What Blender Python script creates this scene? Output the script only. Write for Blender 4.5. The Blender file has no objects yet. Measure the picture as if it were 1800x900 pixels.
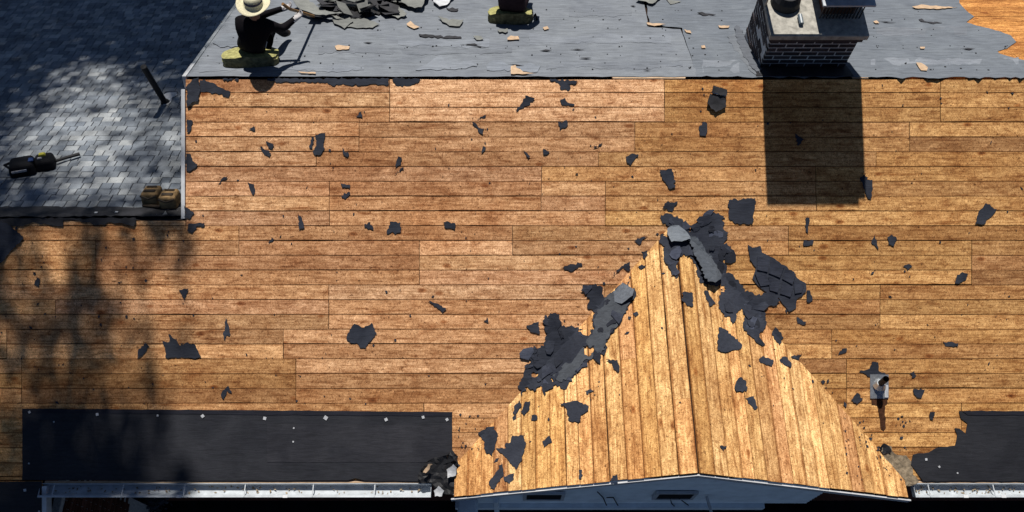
import bpy, bmesh, math, random
from mathutils import Vector, Matrix, noise
from mathutils.geometry import delaunay_2d_cdt
R = math.radians
random.seed(11)
SC = bpy.context.scene
COL = SC.collection

# ------------------------------------------------------------------ geometry of the place
F = 1490.0                      # focal length in photo pixels (1800 wide)
PXM = 141.0                     # pixels per metre on the front slope
D = F / PXM                     # camera distance from the front slope
TH = math.atan(0.5)             # roof pitch 6:12
CT, ST = math.cos(TH), math.sin(TH)
Z0 = 5.0                        # height of the slope origin above the ground
def W(u, v, n=0.0):             # slope coordinates -> world
    return Vector((u, CT * v - ST * n, Z0 + ST * v + CT * n))
CAM = W(0, 0, D)
XA, UPS, NRM = Vector((1, 0, 0)), Vector((0, CT, ST)), Vector((0, -ST, CT))
ZA, YA = Vector((0, 0, 1)), Vector((0, 1, 0))
DNB, NB = Vector((0, CT, -ST)), Vector((0, ST, CT))      # down the back slope, its normal
VR, VW, VE = 2.22, 0.475, -2.80                           # ridge, wing ridge, eave
KD = 0.495                                                # pitch of the cross gable
UL = -4.07                                                # gable end of the main body

# ------------------------------------------------------------------ camera, sky, sun, exposure
cam = bpy.data.objects.new('camera', bpy.data.cameras.new('camera')); COL.objects.link(cam)
cam.location = CAM; cam.rotation_euler = (TH, 0, 0)
cam.data.sensor_width = 36; cam.data.lens = 36 * F / 1800; cam.data.clip_end = 2000
SC.camera = cam
ELEV, AZ = R(57.0), R(-2.6)
SUN = Vector((math.sin(AZ) * math.cos(ELEV), math.cos(AZ) * math.cos(ELEV), math.sin(ELEV)))
wd = bpy.data.worlds.new('World'); SC.world = wd; wd.use_nodes = True
sky = wd.node_tree.nodes.new('ShaderNodeTexSky'); sky.sky_type = 'NISHITA'; sky.sun_disc = False
sky.sun_elevation = ELEV; sky.sun_rotation = AZ
sky.air_density = 0.6; sky.dust_density = 0.1; sky.altitude = 1200
wd.node_tree.links.new(sky.outputs[0], wd.node_tree.nodes['Background'].inputs[0])
wd.node_tree.nodes['Background'].inputs[1].default_value = 0.05
sl = bpy.data.lights.new('sun', 'SUN'); sl.energy = 5.0; sl.angle = R(0.53); sl.color = (1.0, 0.955, 0.88)
so = bpy.data.objects.new('sun', sl); COL.objects.link(so)
so.rotation_euler = (-SUN).to_track_quat('-Z', 'Y').to_euler(); so.location = (0, 20, 30)
SC.view_settings.view_transform = 'Standard'; SC.view_settings.look = 'None'
SC.view_settings.gamma = 1; SC.view_settings.use_curve_mapping = False
SC.view_settings.exposure = 0.27

# ------------------------------------------------------------------ helpers
def tag(o, label=None, cat=None, group=None, kind=None):
    if label: o['label'] = label
    if cat: o['category'] = cat
    if group: o['group'] = group
    if kind: o['kind'] = kind
    return o
def empty(name, loc):
    o = bpy.data.objects.new(name, None); COL.objects.link(o); o.location = loc; o.empty_display_size = .1
    return o
def link(name, me, mat=None, parent=None, loc=(0, 0, 0)):
    if mat and not me.materials: me.materials.append(mat)
    o = bpy.data.objects.new(name, me); COL.objects.link(o); o.location = loc
    if parent:
        o.parent = parent
        wm = parent.matrix_basis.copy(); p = parent.parent
        while p: wm = p.matrix_basis @ wm; p = p.parent
        o.location = Vector(loc) - wm.to_translation()      # parents are never rotated
    return o
def mesh(name, V, Fc, mat=None, parent=None, centre=True, smooth=False):
    V = [Vector(v) for v in V]
    c = sum(V, Vector()) / len(V) if centre else Vector()
    me = bpy.data.meshes.new(name); me.from_pydata([tuple(v - c) for v in V], [], Fc); me.validate(); me.update()
    if smooth: me.shade_smooth()
    return link(name, me, mat, parent, c)
BOXF = [(0, 3, 2, 1), (4, 5, 6, 7), (0, 1, 5, 4), (1, 2, 6, 5), (2, 3, 7, 6), (3, 0, 4, 7)]
class MB:                                   # collects pieces of one mesh
    def __init__(s): s.V = []; s.F = []
    def add(s, V, Fc):
        k = len(s.V); s.V += [Vector(v) for v in V]; s.F += [tuple(i + k for i in f) for f in Fc]; return s
    def slab(s, q, nr, t):                  # quad footprint (top face) with thickness t below
        s.add([Vector(p) - nr * t for p in q] + [Vector(p) for p in q], BOXF); return s
    def box(s, c, a, b, d):                 # centre + half axis vectors
        c, a, b, d = map(Vector, (c, a, b, d))
        s.add([c - a - b - d, c + a - b - d, c + a + b - d, c - a + b - d, c - a - b + d, c + a - b + d, c + a + b + d, c - a + b + d], BOXF); return s
    def tube(s, pts, rad, seg=8, caps=True):
        pts = [Vector(p) for p in pts]
        rad = rad if isinstance(rad, (list, tuple)) else [rad] * len(pts)
        V = []; Fc = []; prev = None
        for i, p in enumerate(pts):
            t = (pts[min(i + 1, len(pts) - 1)] - pts[max(i - 1, 0)]).normalized()
            if prev is None: a = t.orthogonal().normalized()
            else: a = (prev - t * prev.dot(t)).normalized()
            prev = a; b = t.cross(a)
            for k in range(seg):
                an = 2 * math.pi * k / seg
                V.append(p + (a * math.cos(an) + b * math.sin(an)) * rad[i])
        for i in range(len(pts) - 1):
            for k in range(seg):
                Fc.append((i * seg + k, i * seg + (k + 1) % seg, (i + 1) * seg + (k + 1) % seg, (i + 1) * seg + k))
        if caps:
            Fc.append(tuple(range(seg))[::-1]); Fc.append(tuple((len(pts) - 1) * seg + k for k in range(seg)))
        s.add(V, Fc); return s
    def build(s, name, mat=None, parent=None, smooth=False):
        o = mesh(name, s.V, s.F, mat, parent, True, smooth)
        bm = bmesh.new(); bm.from_mesh(o.data); bmesh.ops.recalc_face_normals(bm, faces=bm.faces); bm.to_mesh(o.data); bm.free()
        return o
def bevel(o, w, seg=2):
    m = o.modifiers.new('bevel', 'BEVEL'); m.width = w; m.segments = seg; m.limit_method = 'ANGLE'; return o

# pixel rays onto the surfaces of the house
def ray(px, py):
    return (XA * ((px - 900) / F) + UPS * ((450 - py) / F) - NRM).normalized()
UR, VA = 2.02, 0.42                                       # dormer ridge and where it leaves the main slope
APEX = W(UR, VA)
DL_dir = Vector((-1, 0, -KD)).normalized(); DR_dir = Vector((1, 0, -KD)).normalized()
NDL = Vector((-KD, 0, 1)).normalized(); NDR = Vector((KD, 0, 1)).normalized()
PLANES = {'main': (W(0, 0), NRM), 'back': (W(0, VR), NB), 'wing': (W(0, VW), NB), 'dl': (APEX, NDL), 'dr': (APEX, NDR)}
def hit(px, py, s):
    p0, nr = PLANES[s]; d = ray(px, py)
    return CAM + d * ((p0 - CAM).dot(nr) / d.dot(nr))
def drape(px, py):                                        # main slope and cross gable together
    a = hit(px, py, 'main'); best = (a, NRM)
    w = hit(px, py, 'dl' if hit(px, py, 'dl').x < UR else 'dr')
    nr = NDL if w.x < UR else NDR
    if (w - a).dot(NRM) > 0: best = (w, nr)
    return best
def surf(px, py, s):
    if s == 'drape': return drape(px, py)
    return hit(px, py, s), PLANES[s][1]

# ------------------------------------------------------------------ materials
MATS = {}
class NT:
    def __init__(s, name):
        s.m = bpy.data.materials.new(name); s.m.use_nodes = True; s.t = s.m.node_tree
        s.b = s.t.nodes['Principled BSDF']; MATS[name] = s.m
    def n(s, ty, **kw):
        nd = s.t.nodes.new('ShaderNode' + ty)
        for k, v in kw.items():
            if k in nd.bl_rna.properties: setattr(nd, k, v)
            else: nd.inputs[k].default_value = v
        return nd
    def l(s, a, b): s.t.links.new(a, b)
    def noise(s, vec, scale, detail=4, rough=.55, dist=0.0):
        nd = s.n('TexNoise', Scale=scale, Detail=detail, Roughness=rough, Distortion=dist); s.l(vec, nd.inputs['Vector']); return nd.outputs['Fac']
    def ramp(s, fac, stops):
        nd = s.n('ValToRGB'); e = nd.color_ramp.elements
        while len(e) < len(stops): e.new(.5)
        for el, (p, c) in zip(e, stops):
            el.position = p; el.color = (*c, 1) if isinstance(c, (tuple, list)) else (c, c, c, 1)
        s.l(fac, nd.inputs[0]); return nd.outputs[0]
    def mix(s, a, b, fac=1.0, mode='MIX'):
        nd = s.n('Mix', data_type='RGBA', blend_type=mode)
        for i, v in ((6, a), (7, b)):
            if hasattr(v, 'links'): s.l(v, nd.inputs[i])
            else: nd.inputs[i].default_value = (*v, 1)
        if hasattr(fac, 'links'): s.l(fac, nd.inputs[0])
        else: nd.inputs[0].default_value = fac
        return nd.outputs[2]
    def math(s, op, a, b=0.0):
        nd = s.n('Math', operation=op)
        for i, v in ((0, a), (1, b)):
            if hasattr(v, 'links'): s.l(v, nd.inputs[i])
            else: nd.inputs[i].default_value = v
        return nd.outputs[0]
    def mapping(s, vec, scale, rot=(0, 0, 0)):
        nd = s.n('Mapping', Scale=scale, Rotation=rot); s.l(vec, nd.inputs['Vector']); return nd.outputs[0]
    def bump(s, h, strength, dist=.01):
        nd = s.n('Bump', Strength=strength, Distance=dist); s.l(h, nd.inputs['Height']); s.l(nd.outputs[0], s.b.inputs['Normal'])
    def out(s, col, rough=.8, spec=.3, metal=0):
        if hasattr(col, 'links'): s.l(col, s.b.inputs['Base Color'])
        else: s.b.inputs['Base Color'].default_value = (*col, 1)
        if hasattr(rough, 'links'): s.l(rough, s.b.inputs['Roughness'])
        else: s.b.inputs['Roughness'].default_value = rough
        s.b.inputs['Specular IOR Level'].default_value = spec; s.b.inputs['Metallic'].default_value = metal
        return s.m

def wood(name, grain, tint=1.0):
    """bare sheathing boards; grain = axis of the fibres (0 = x, 1 = y)"""
    N = NT(name); tc = N.n('TexCoord'); oi = N.n('ObjectInfo'); ge = N.n('NewGeometry')
    off = N.n('VectorMath', operation='SCALE'); cx = N.n('CombineXYZ')
    N.l(oi.outputs['Random'], cx.inputs[0]); N.l(oi.outputs['Random'], cx.inputs[1]); N.l(cx.outputs[0], off.inputs[0]); off.inputs['Scale'].default_value = 57.0
    ad = N.n('VectorMath', operation='ADD'); N.l(tc.outputs['Object'], ad.inputs[0]); N.l(off.outputs[0], ad.inputs[1]); P = ad.outputs[0]
    def st(a, b):  # stretched coordinates: a along the grain, b across
        return N.mapping(P, (a, b, b) if grain == 0 else (b, a, b))
    POS = ge.outputs['Position']
    fine = N.noise(st(.9, 34), 3.2, 6, .66, .25)
    mid = N.noise(st(.8, 9), 2.6, 5, .62, .7)
    blotch = N.noise(POS, .75, 4, .6, .3)
    blot2 = N.noise(N.mapping(POS, (1, 2.2, 2.2) if grain == 0 else (2.2, 1, 2.2)), 2.4, 5, .65, .8)
    worm = N.noise(st(1.5, .9), 15.0, 3, .55, 2.4)
    spots = N.noise(st(1, 1.6), 30.0, 3, .55, .8)
    mott = N.noise(st(.9, 1.8), 8.0, 5, .68, 1.0)
    knots = N.n('TexVoronoi', Scale=2.4, Randomness=1.0); N.l(st(.75, 1.5), knots.inputs['Vector'])
    MU = 'MULTIPLY'
    col = N.ramp(fine, [(.28, (.46, .31, .20)), (.46, (.90, .84, .77)), (.68, (1.20, 1.20, 1.18))])
    col = N.mix(oi.outputs['Color'], col, 1.0, MU)
    col = N.mix(col, N.ramp(mid, [(.28, (.48, .31, .19)), (.47, (.97, .93, .89)), (.72, (1.22, 1.24, 1.26))]), .95, MU)
    col = N.mix(col, N.ramp(mott, [(.28, (.46, .30, .20)), (.45, (.94, .90, .86)), (.66, (1.30, 1.34, 1.40))]), .85, MU)
    col = N.mix(col, N.ramp(blot2, [(.30, (.60, .44, .33)), (.48, (1, .98, .96)), (.70, (1.14, 1.16, 1.18))]), .75, MU)
    col = N.mix(col, N.ramp(blotch, [(.28, (.78, .64, .52)), (.5, (1, .98, .95)), (.75, (1.06, 1.06, 1.08))]), .8, MU)
    col = N.mix(col, N.ramp(worm, [(.455, (1, 1, 1)), (.49, (.26, .15, .09)), (.51, (.30, .18, .11)), (.545, (1.12, 1.11, 1.10))]), .72, MU)
    col = N.mix(col, N.ramp(spots, [(.30, (.12, .07, .04)), (.35, (.9, .86, .82)), (.62, (1, 1, 1)), (.70, (1.35, 1.38, 1.42))]), .9, MU)
    col = N.mix(col, N.ramp(knots.outputs['Distance'], [(.03, (.26, .13, .06)), (.07, (.56, .36, .23)), (.13, (1, 1, 1))]), .85, MU)
    # dirt packed along the seams and the nail rows over the rafters
    dp = N.n('VectorMath', operation='DOT_PRODUCT'); N.l(tc.outputs['Object'], dp.inputs[0]); dp.inputs[1].default_value = (0, CT, ST) if grain == 0 else (1 / math.cos(math.atan(KD)), 0, 0)
    ac = N.math('ABSOLUTE', dp.outputs['Value'])
    edge = N.math('ADD', ac, N.math('MULTIPLY', N.math('SUBTRACT', mid, .5), .035))
    col = N.mix(col, N.ramp(edge, [(.080, (1, 1, 1)), (.096, (.44, .28, .17))]), .72, MU)
    sx = N.n('SeparateXYZ'); N.l(POS, sx.inputs[0])
    fr = N.math('FRACT', N.math('DIVIDE', N.math('ADD', sx.outputs[0 if grain == 0 else 1], 40.0), .406))
    a1 = N.math('MULTIPLY', N.math('SUBTRACT', fr, .5), .406); a2 = N.math('SUBTRACT', ac, .052)
    dd = N.math('SQRT', N.math('ADD', N.math('MULTIPLY', a1, a1), N.math('MULTIPLY', a2, a2)))
    col = N.mix(col, N.ramp(dd, [(.005, (.12, .07, .05)), (.010, (1, 1, 1))]), N.ramp(mott, [(.46, 0.0), (.56, .7)]), MU)
    h = N.math('ADD', N.math('MULTIPLY', fine, .7), N.math('MULTIPLY', worm, .3))
    N.bump(h, .25, .006)
    return N.out(col, .82, .18)
wood('bare_board', 0); wood('gable_board', 1)

def felt_mat(name, base, worn, streak=6.0, rough=.9, bump=.35):
    N = NT(name); tc = N.n('TexCoord'); ge = N.n('NewGeometry'); POS = ge.outputs['Position']
    a = N.noise(POS, 2.2, 5, .6, .5)
    b = N.noise(N.mapping(POS, (1, 7, 7)), streak, 5, .6, .8)
    g = N.noise(POS, 140.0, 2, .5)
    col = N.mix(base, worn, N.ramp(a, [(.35, 0.0), (.7, 1.0)]))
    col = N.mix(col, N.ramp(b, [(.30, .62), (.5, 1.0), (.72, 1.28)]), .75, 'MULTIPLY')
    col = N.mix(col, N.ramp(g, [(.3, .75), (.7, 1.25)]), .6, 'MULTIPLY')
    oi = N.n('ObjectInfo'); col = N.mix(col, oi.outputs['Color'], 1.0, 'MULTIPLY')
    N.bump(N.math('ADD', N.math('MULTIPLY', b, .8), N.math('MULTIPLY', g, .15)), bump, .006)
    return N.out(col, rough, .25)
felt_mat('felt_scrap', (.017, .020, .031), (.036, .041, .056), 7.0, .88, .6)
felt_mat('felt_worn', (.165, .180, .202), (.130, .143, .166), 4.0, .9, .4)
felt_mat('underlay', (.018, .019, .025), (.030, .031, .038), 5.0, .8, .6)
felt_mat('torn_shingle', (.13, .135, .13), (.21, .215, .20), 9.0)

def plain(name, c, rough=.7, spec=.3, metal=0, var=.25, scale=12.0, bump=0.0):
    N = NT(name); ge = N.n('NewGeometry'); a = N.noise(ge.outputs['Position'], scale, 4, .6, .3)
    col = N.mix(c, N.ramp(a, [(.3, 1 - var), (.7, 1 + var)]), 1.0, 'MULTIPLY')
    if bump: N.bump(a, bump, .01)
    return N.out(col, rough, spec, metal)
plain('dark_gap', (0.022, 0.012, 0.008), .9, .1)
plain('white_trim', (0.52, 0.53, 0.55), .5, .4, 0, .15, 6)
plain('gutter_metal', (0.4, 0.43, 0.46), .45, .5, .0, .22, 9)
plain('cap_plastic', (0.46, 0.47, 0.49), .5, .3)
plain('galvanised', (0.42, 0.44, 0.46), .35, .6, .7, .25, 25)
plain('rubber', (.02, .02, .022), .7, .3)
plain('mortar', (0.52, 0.5, 0.49), .95, .1, 0, .25, 30, .4)
plain('concrete', (0.33, 0.315, 0.28), .9, .2, 0, .35, 14, .5)
plain('cloth_black', (.006, .005, .007), .9, .1, 0, .3, 8)
plain('cloth_plum', (.022, .014, .018), .9, .1, 0, .3, 8)
plain('skin', (.30, .17, .11), .6, .3)
plain('glove', (0.45, 0.43, 0.43), .8, .2, 0, .3, 20)
plain('glove_red', (.30, .06, .05), .8, .2)
plain('straw', (0.55, 0.51, 0.36), .85, .2, 0, .2, 60, .4)
plain('hat_band', (.06, .055, .09), .8, .2)
plain('foam', (0.29, 0.275, 0.115), .95, .1, 0, .45, 22, .8)
plain('foam_dark', (0.14, 0.13, 0.07), .95, .1, 0, .6, 16, .8)
plain('handle_wood', (0.22, 0.12, 0.045), .6, .3, 0, .3, 10)
plain('steel', (.20, .20, .20), .4, .5, .6)
plain('bag_black', (.006, .006, .008), .8, .2)
plain('bag_blue', (.02, .05, .16), .7, .3)
plain('tape_yellow', (0.5, 0.45, 0.05), .6, .3)
plain('leather', (0.24, 0.15, 0.065), .7, .3, 0, .5, 14, .5)
plain('leather_dark', (.03, .02, .012), .7, .3, 0, .4, 14)
plain('chip_wood', (0.42, 0.3, 0.2), .9, .1, 0, .2, 20)
plain('siding', (0.8, 0.86, 0.9), .7, .3, 0, .12, 4)
plain('soil', (.010, .010, .012), .95, .1, 0, .6, 3, .4)
plain('tar', (.012, .012, .014), .55, .4, 0, .4, 12, .5)
plain('flash_black', (.02, .02, .024), .7, .3, 0, .5, 9, .4)
plain('bark', (.06, .045, .03), .9, .1)
plain('clay', (.10, .045, .03), .85, .2)
plain('shroud_metal', (.045, .048, .06), .6, .4, 0, .4, 20)
plain('screen_dark', (.02, .02, .022), .6, .3)
plain('shrub_leaf', (.035, .045, .06), .7, .3, 0, .4, 9)
plain('grey_crust', (0.24, 0.19, 0.13), .95, .1, 0, .5, 18, .6)
plain('bottle_blue', (0.09, 0.12, 0.15), .4, .5)

N = NT('leaf'); oi = N.n('NewGeometry')
N.out(N.ramp(oi.outputs['Random Per Island'], [(0, (.035, .06, .015)), (1, (.08, .11, .03))]), .6, .3)
def island_mat(name, stops, rough=.9, fs=120.0, stain=(.6, 1.25)):
    N = NT(name); ge = N.n('NewGeometry'); oi = N.n('ObjectInfo')
    f = N.math('FRACT', N.math('ADD', N.math('MULTIPLY', ge.outputs['Random Per Island'], 1.0), N.math('MULTIPLY', oi.outputs['Random'], 7.31)))
    c = N.ramp(f, stops); a = N.noise(ge.outputs['Position'], fs, 2, .5); b = N.noise(ge.outputs['Position'], 2.5, 4, .6)
    c = N.mix(c, N.ramp(a, [(.3, .7), (.7, 1.3)]), 1.0, 'MULTIPLY'); c = N.mix(c, N.ramp(b, [(.3, stain[0]), (.7, stain[1])]), 1.0, 'MULTIPLY')
    N.bump(a, .4, .004); return N.out(c, rough, .2)
island_mat('roof_shingle', [(0, (.13, .15, .18)), (.5, (.20, .222, .25)), (1, (.32, .335, .345))], .92, 160)
island_mat('chimney_brick', [(0, (.030, .024, .027)), (.6, (.050, .040, .042)), (1, (.085, .07, .07))], .9, 60)
island_mat('house_brick', [(0, (.085, .028, .018)), (.6, (.12, .045, .03)), (1, (.16, .07, .05))], .9, 60)
M = MATS

# ------------------------------------------------------------------ ground
mesh('ground', [(-600, -600, 0), (600, -600, 0), (600, 600, 0), (-600, 600, 0)], [(0, 1, 2, 3)], M['soil'], None, False)['kind'] = 'structure'

# ------------------------------------------------------------------ the house
house = tag(empty('house', W(0, -1, 0) * 1.0), 'low brick house with stripped plank roof, cross gable and brick chimney', 'house')

def jit(a): return random.uniform(-a, a)
WN = Vector((0, 0, 1))
def plank(poly, nr, mat, parent, colr, t=.022, name='plank'):
    """one board: polygon footprint on the roof surface, thickness below, slightly proud or sunk, slightly twisted"""
    h = random.choice([0, 0, .0006, -.0008, .0015, -.0015, .0026]); c = sum(poly, Vector()) / len(poly)
    k = len(poly)
    if k == 4:                                             # long edges get a slightly broken line
        out = []
        for i in range(4):
            p, q = poly[i], poly[(i + 1) % 4]; L = (q - p).length; out.append(p)
            if L > .5:
                m = min(9, int(L / .3)); sd = nr.cross(q - p).normalized()
                for j in range(1, m):
                    a = random.choice([0, 0, .001, .002, -.001, .003, .006 if random.random() < .3 else 0])
                    out.append(p.lerp(q, (j + jit(.35)) / m) + sd * a)
        poly = out; k = len(poly)
    top = [p + nr * (h + jit(.0005)) for p in poly]; bot = [p - nr * t for p in poly]
    Fc = [tuple(range(k, 2 * k)), tuple(range(k))[::-1]] + [(i, (i + 1) % k, k + (i + 1) % k, k + i) for i in range(k)]
    o = mesh(name, bot + top, Fc, mat, parent)
    o.color = (*colr, 1)
    return o

# --- front slope deck: a dark backing with every board a piece of its own
ROW = 26.0 / PXM
def vline(py): return (450 - py) / PXM
def uline(px): return (px - 900) / PXM
bk = MB()
bk.slab([W(UL + .02, VW - .01, -.045), W(8.2, VW - .01, -.045), W(8.2, VR - .03, -.045), W(UL + .02, VR - .03, -.045)], NRM, .05)
bk.slab([W(-8.6, VE + .02, -.045), W(8.2, VE + .02, -.045), W(8.2, VW - .012, -.045), W(-8.6, VW - .012, -.045)], NRM, .05)
bk.slab([W(-8.6, -4.6, -.047), W(uline(75) - .02, -4.6, -.047), W(uline(75) - .02, VE + .018, -.047), W(-8.6, VE + .018, -.047)], NRM, .05)
front = bk.build('front_roof_deck', M['dark_gap'], house)
JOINTS = {}
for rows, xs in (((0, 1, 2), (201, 685, 1168, 1653)), ((3, 4), (147, 631, 1116, 1599)), ((5,), (556, 1052, 1540)),
                 ((6, 7), (952, 1434, 60)), ((7, 8, 9), (579, 1064)), ((8,), (951, 1435)), ((10, 11), (420, 901, 1386)), ((11, 12, 13), (737, 1226, 1708, 168)),
                 ((14, 15, 16), (578, 1062, 1547)), ((15,), (97,)), ((17, 18), (12, 498, 980, 1462)), ((19, 20, 21), (520, 1003, 1488, 38)),
                 ((22, 23), (260, 745, 1690)), ((24, 25, 26), (420, 905, 1700))):
    for r in rows: JOINTS.setdefault(r, []).extend(xs)
PINK = [(0.696, 0.45, 0.265), (0.647, 0.404, 0.229), (0.764, 0.507, 0.312), (0.568, 0.342, 0.187), (0.735, 0.486, 0.281), (0.627, 0.393, 0.239), (0.529, 0.31, 0.172)]
GOLD = [(0.58, 0.355, 0.14), (0.53, 0.314, 0.12), (0.63, 0.397, 0.165), (0.45, 0.258, 0.1), (0.56, 0.34, 0.145), (0.41, 0.232, 0.1)]
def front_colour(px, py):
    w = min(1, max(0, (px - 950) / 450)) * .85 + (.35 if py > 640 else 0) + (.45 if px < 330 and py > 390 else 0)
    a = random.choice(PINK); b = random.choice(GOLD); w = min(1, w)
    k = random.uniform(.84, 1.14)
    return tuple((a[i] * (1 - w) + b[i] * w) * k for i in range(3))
nrow = int(math.ceil((VR - VE) / ROW))
BIGGAP = {(7, 0): (953, 1000), (10, 0): (1365, 1530)}
def front_row(v0, v1, ua, ub, cuts):
    cs = [ua] + sorted(c for c in cuts if ua + .12 < c < ub - .12) + [ub]
    for a, b in zip(cs, cs[1:]):
        g = .0022; ga = random.uniform(.002, .005)
        lo = v0 + random.choice([.003, .004, .005, .006, .008, .011]); hi = v1 - .0005
        s = jit(.0012)
        poly = [W(a + ga, lo + s), W(b - ga, lo - s), W(b - ga, hi), W(a + ga, hi)]
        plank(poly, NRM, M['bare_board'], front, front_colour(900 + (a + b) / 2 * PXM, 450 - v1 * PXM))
for i in range(nrow):
    v1 = VR - .02 - ROW * i if i == 0 else VR - ROW * i
    v0 = max(VE, VR - ROW * (i + 1))
    py = 450 - v1 * PXM
    cuts = [uline(x) for x in JOINTS.get(i, [])]
    left = UL if v0 > VW - .05 else -7.6
    if v0 < VW - .03 < v1 and left < UL:
        front_row(v0, VW - .035, -7.6, UL, []); left = UL
    # hidden part under the cross gable is left out
    wv = max(0, (VA - v1) * CT * .5 / KD - .12)
    if wv > .2:
        front_row(v0, v1, left, UR - wv, cuts); front_row(v0, v1, UR + wv, 7.6, cuts)
    else:
        front_row(v0, v1, left, 7.6, cuts)
# wing boards run down past the eave line at the far left
vv = VE - .004
while vv > -4.2:
    front_row(vv - ROW, vv, -8.4, uline(74), []); vv -= ROW

# --- back slope: backing, boards where the felt is gone, felt sheets
bb = MB().slab([W(UL + .02, VR) + DNB * .03 - NB * .03, W(8.4, VR) + DNB * .03 - NB * .03, W(8.4, VR) + DNB * 4.6 - NB * .03, W(UL + .02, VR) + DNB * 4.6 - NB * .03], NB, .06)
back = bb.build('back_roof_deck', M['dark_gap'], house)
for i in range(18):
    t0, t1 = .02 + ROW * i, .02 + ROW * (i + 1) - .003
    cuts = [4.9, 5.9 + .7 * ((i // 2) % 2), 8.2]
    for a, b in zip(cuts, cuts[1:]):
        A = W(0, VR)
        plank([A + XA * (a + .002) + DNB * t0, A + XA * (a + .002) + DNB * t1, A + XA * (b - .002) + DNB * t1, A + XA * (b - .002) + DNB * t0][::-1], NB, M['bare_board'], back,
              random.choice([(.44, .23, .075), (.50, .265, .085), (.42, .21, .07), (.54, .29, .10)]))
A = W(0, VR)
rp = MB().slab([A + XA * (uline(1076)) + DNB * .03 - NB * .0, A + XA * uline(1206) + DNB * .03, A + XA * uline(1204) + DNB * -.012, A + XA * uline(1078) + DNB * -.012][::-1], NB, .02).build('ridge_board', M['chip_wood'], back)
rp = MB().slab([A + XA * (uline(1498)) + DNB * .07 + NB * .004, A + XA * uline(1526) + DNB * .01 + NB * .004, A + XA * uline(1526) + DNB * -.01 + NB * .004, A + XA * uline(1498) + DNB * -.01 + NB * .004][::-1], NB, .006).build('ridge_board', M['chip_wood'], back)

# ---- felt pieces: an outline on the photograph's roof gives real size and place on the slope it lies on
def rough_outline(poly, seg, amp):
    out = []
    for i, p in enumerate(poly):
        q = poly[(i + 1) % len(poly)]; dx, dy = q[0] - p[0], q[1] - p[1]; L = math.hypot(dx, dy)
        k = max(1, int(L / seg)); out.append(p)
        for j in range(1, k):
            t = j / k; a = jit(amp) * (2.2 if random.random() < .18 else 1); out.append((p[0] + dx * t - dy / L * a, p[1] + dy * t + dx / L * a))
    return out
def inside(p, poly):
    c = False; j = len(poly) - 1
    for i in range(len(poly)):
        a, b = poly[i], poly[j]
        if (a[1] > p[1]) != (b[1] > p[1]) and p[0] < (b[0] - a[0]) * (p[1] - a[1]) / (b[1] - a[1]) + a[0]: c = not c
        j = i
    return c
def sheet(name, poly, s='main', mat='felt_scrap', parent=None, off=.004, lift=.014, t=.003, seg=4.5, amp=1.0, step=9, holes=(), liftfn=None, seed=None, freq=9.0, fold=0.0):
    sd = seed if seed is not None else random.random() * 100
    out = rough_outline(poly, seg, amp); hs = [rough_outline(h, seg, amp) for h in holes]
    pts = [Vector(p) for p in out]; edges = [(i, (i + 1) % len(out)) for i in range(len(out))]
    for h in hs:
        k = len(pts); pts += [Vector(p) for p in h]; edges += [(k + i, k + (i + 1) % len(h)) for i in range(len(h))]
    x0, x1 = min(p[0] for p in out), max(p[0] for p in out); y0, y1 = min(p[1] for p in out), max(p[1] for p in out)
    gx = x0 + step / 2
    while gx < x1:
        gy = y0 + step / 2
        while gy < y1:
            q = (gx + jit(step * .25), gy + jit(step * .25))
            if inside(q, out) and not any(inside(q, h) for h in hs): pts.append(Vector(q))
            gy += step
        gx += step
    vs, es, fs, *_ = delaunay_2d_cdt(pts, edges, [], 0, 1e-4)
    keep = []
    for f in fs:
        c = sum((vs[i] for i in f), Vector((0, 0))) / len(f)
        if inside(c, out) and not any(inside(c, h) for h in hs): keep.append(tuple(f))
    if not keep: return None
    used = sorted({i for f in keep for i in f}); mp = {k: i for i, k in enumerate(used)}
    top = []; bot = []
    cx, cy = (x0 + x1) / 2, (y0 + y1) / 2; rr = max(x1 - x0, y1 - y0) / 2 + 1
    for i in used:
        p = vs[i]; w, nr = surf(p[0], p[1], s)
        q = w * freq
        nz = noise.noise(Vector((q.x, q.y, q.z + sd))) * .5 + .5
        ed = min(1, math.hypot(p[0] - cx, p[1] - cy) / rr)
        h = off + lift * nz * (.35 + .65 * ed * ed)
        if fold: h += fold * max(0, noise.noise(Vector((q.x * .35 + sd, q.y * .35, q.z * .35)))) 
        if liftfn: h += liftfn(p[0], p[1])
        top.append(w + nr * (h + t)); bot.append(w + nr * h)
    k = len(top); tri = [tuple(mp[i] for i in f) for f in keep]
    # consistent winding up
    T = []
    for f in tri:
        a, b, c = (top[f[0]], top[f[1]], top[f[2]])
        T.append(f if (b - a).cross(c - a).z > 0 else f[::-1])
    cnt = {}
    for f in T:
        for a, b in zip(f, f[1:] + f[:1]): cnt[(a, b)] = 1
    Fc = list(T) + [tuple(i + k for i in f[::-1]) for f in T]
    for (a, b) in cnt:
        if (b, a) not in cnt: Fc.append((b, a, a + k, b + k))
    o = mesh(name, top + bot, Fc, M[mat], parent)
    g = random.uniform(.82, 1.15); o.color = (g, g, g, 1)
    return o

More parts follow.
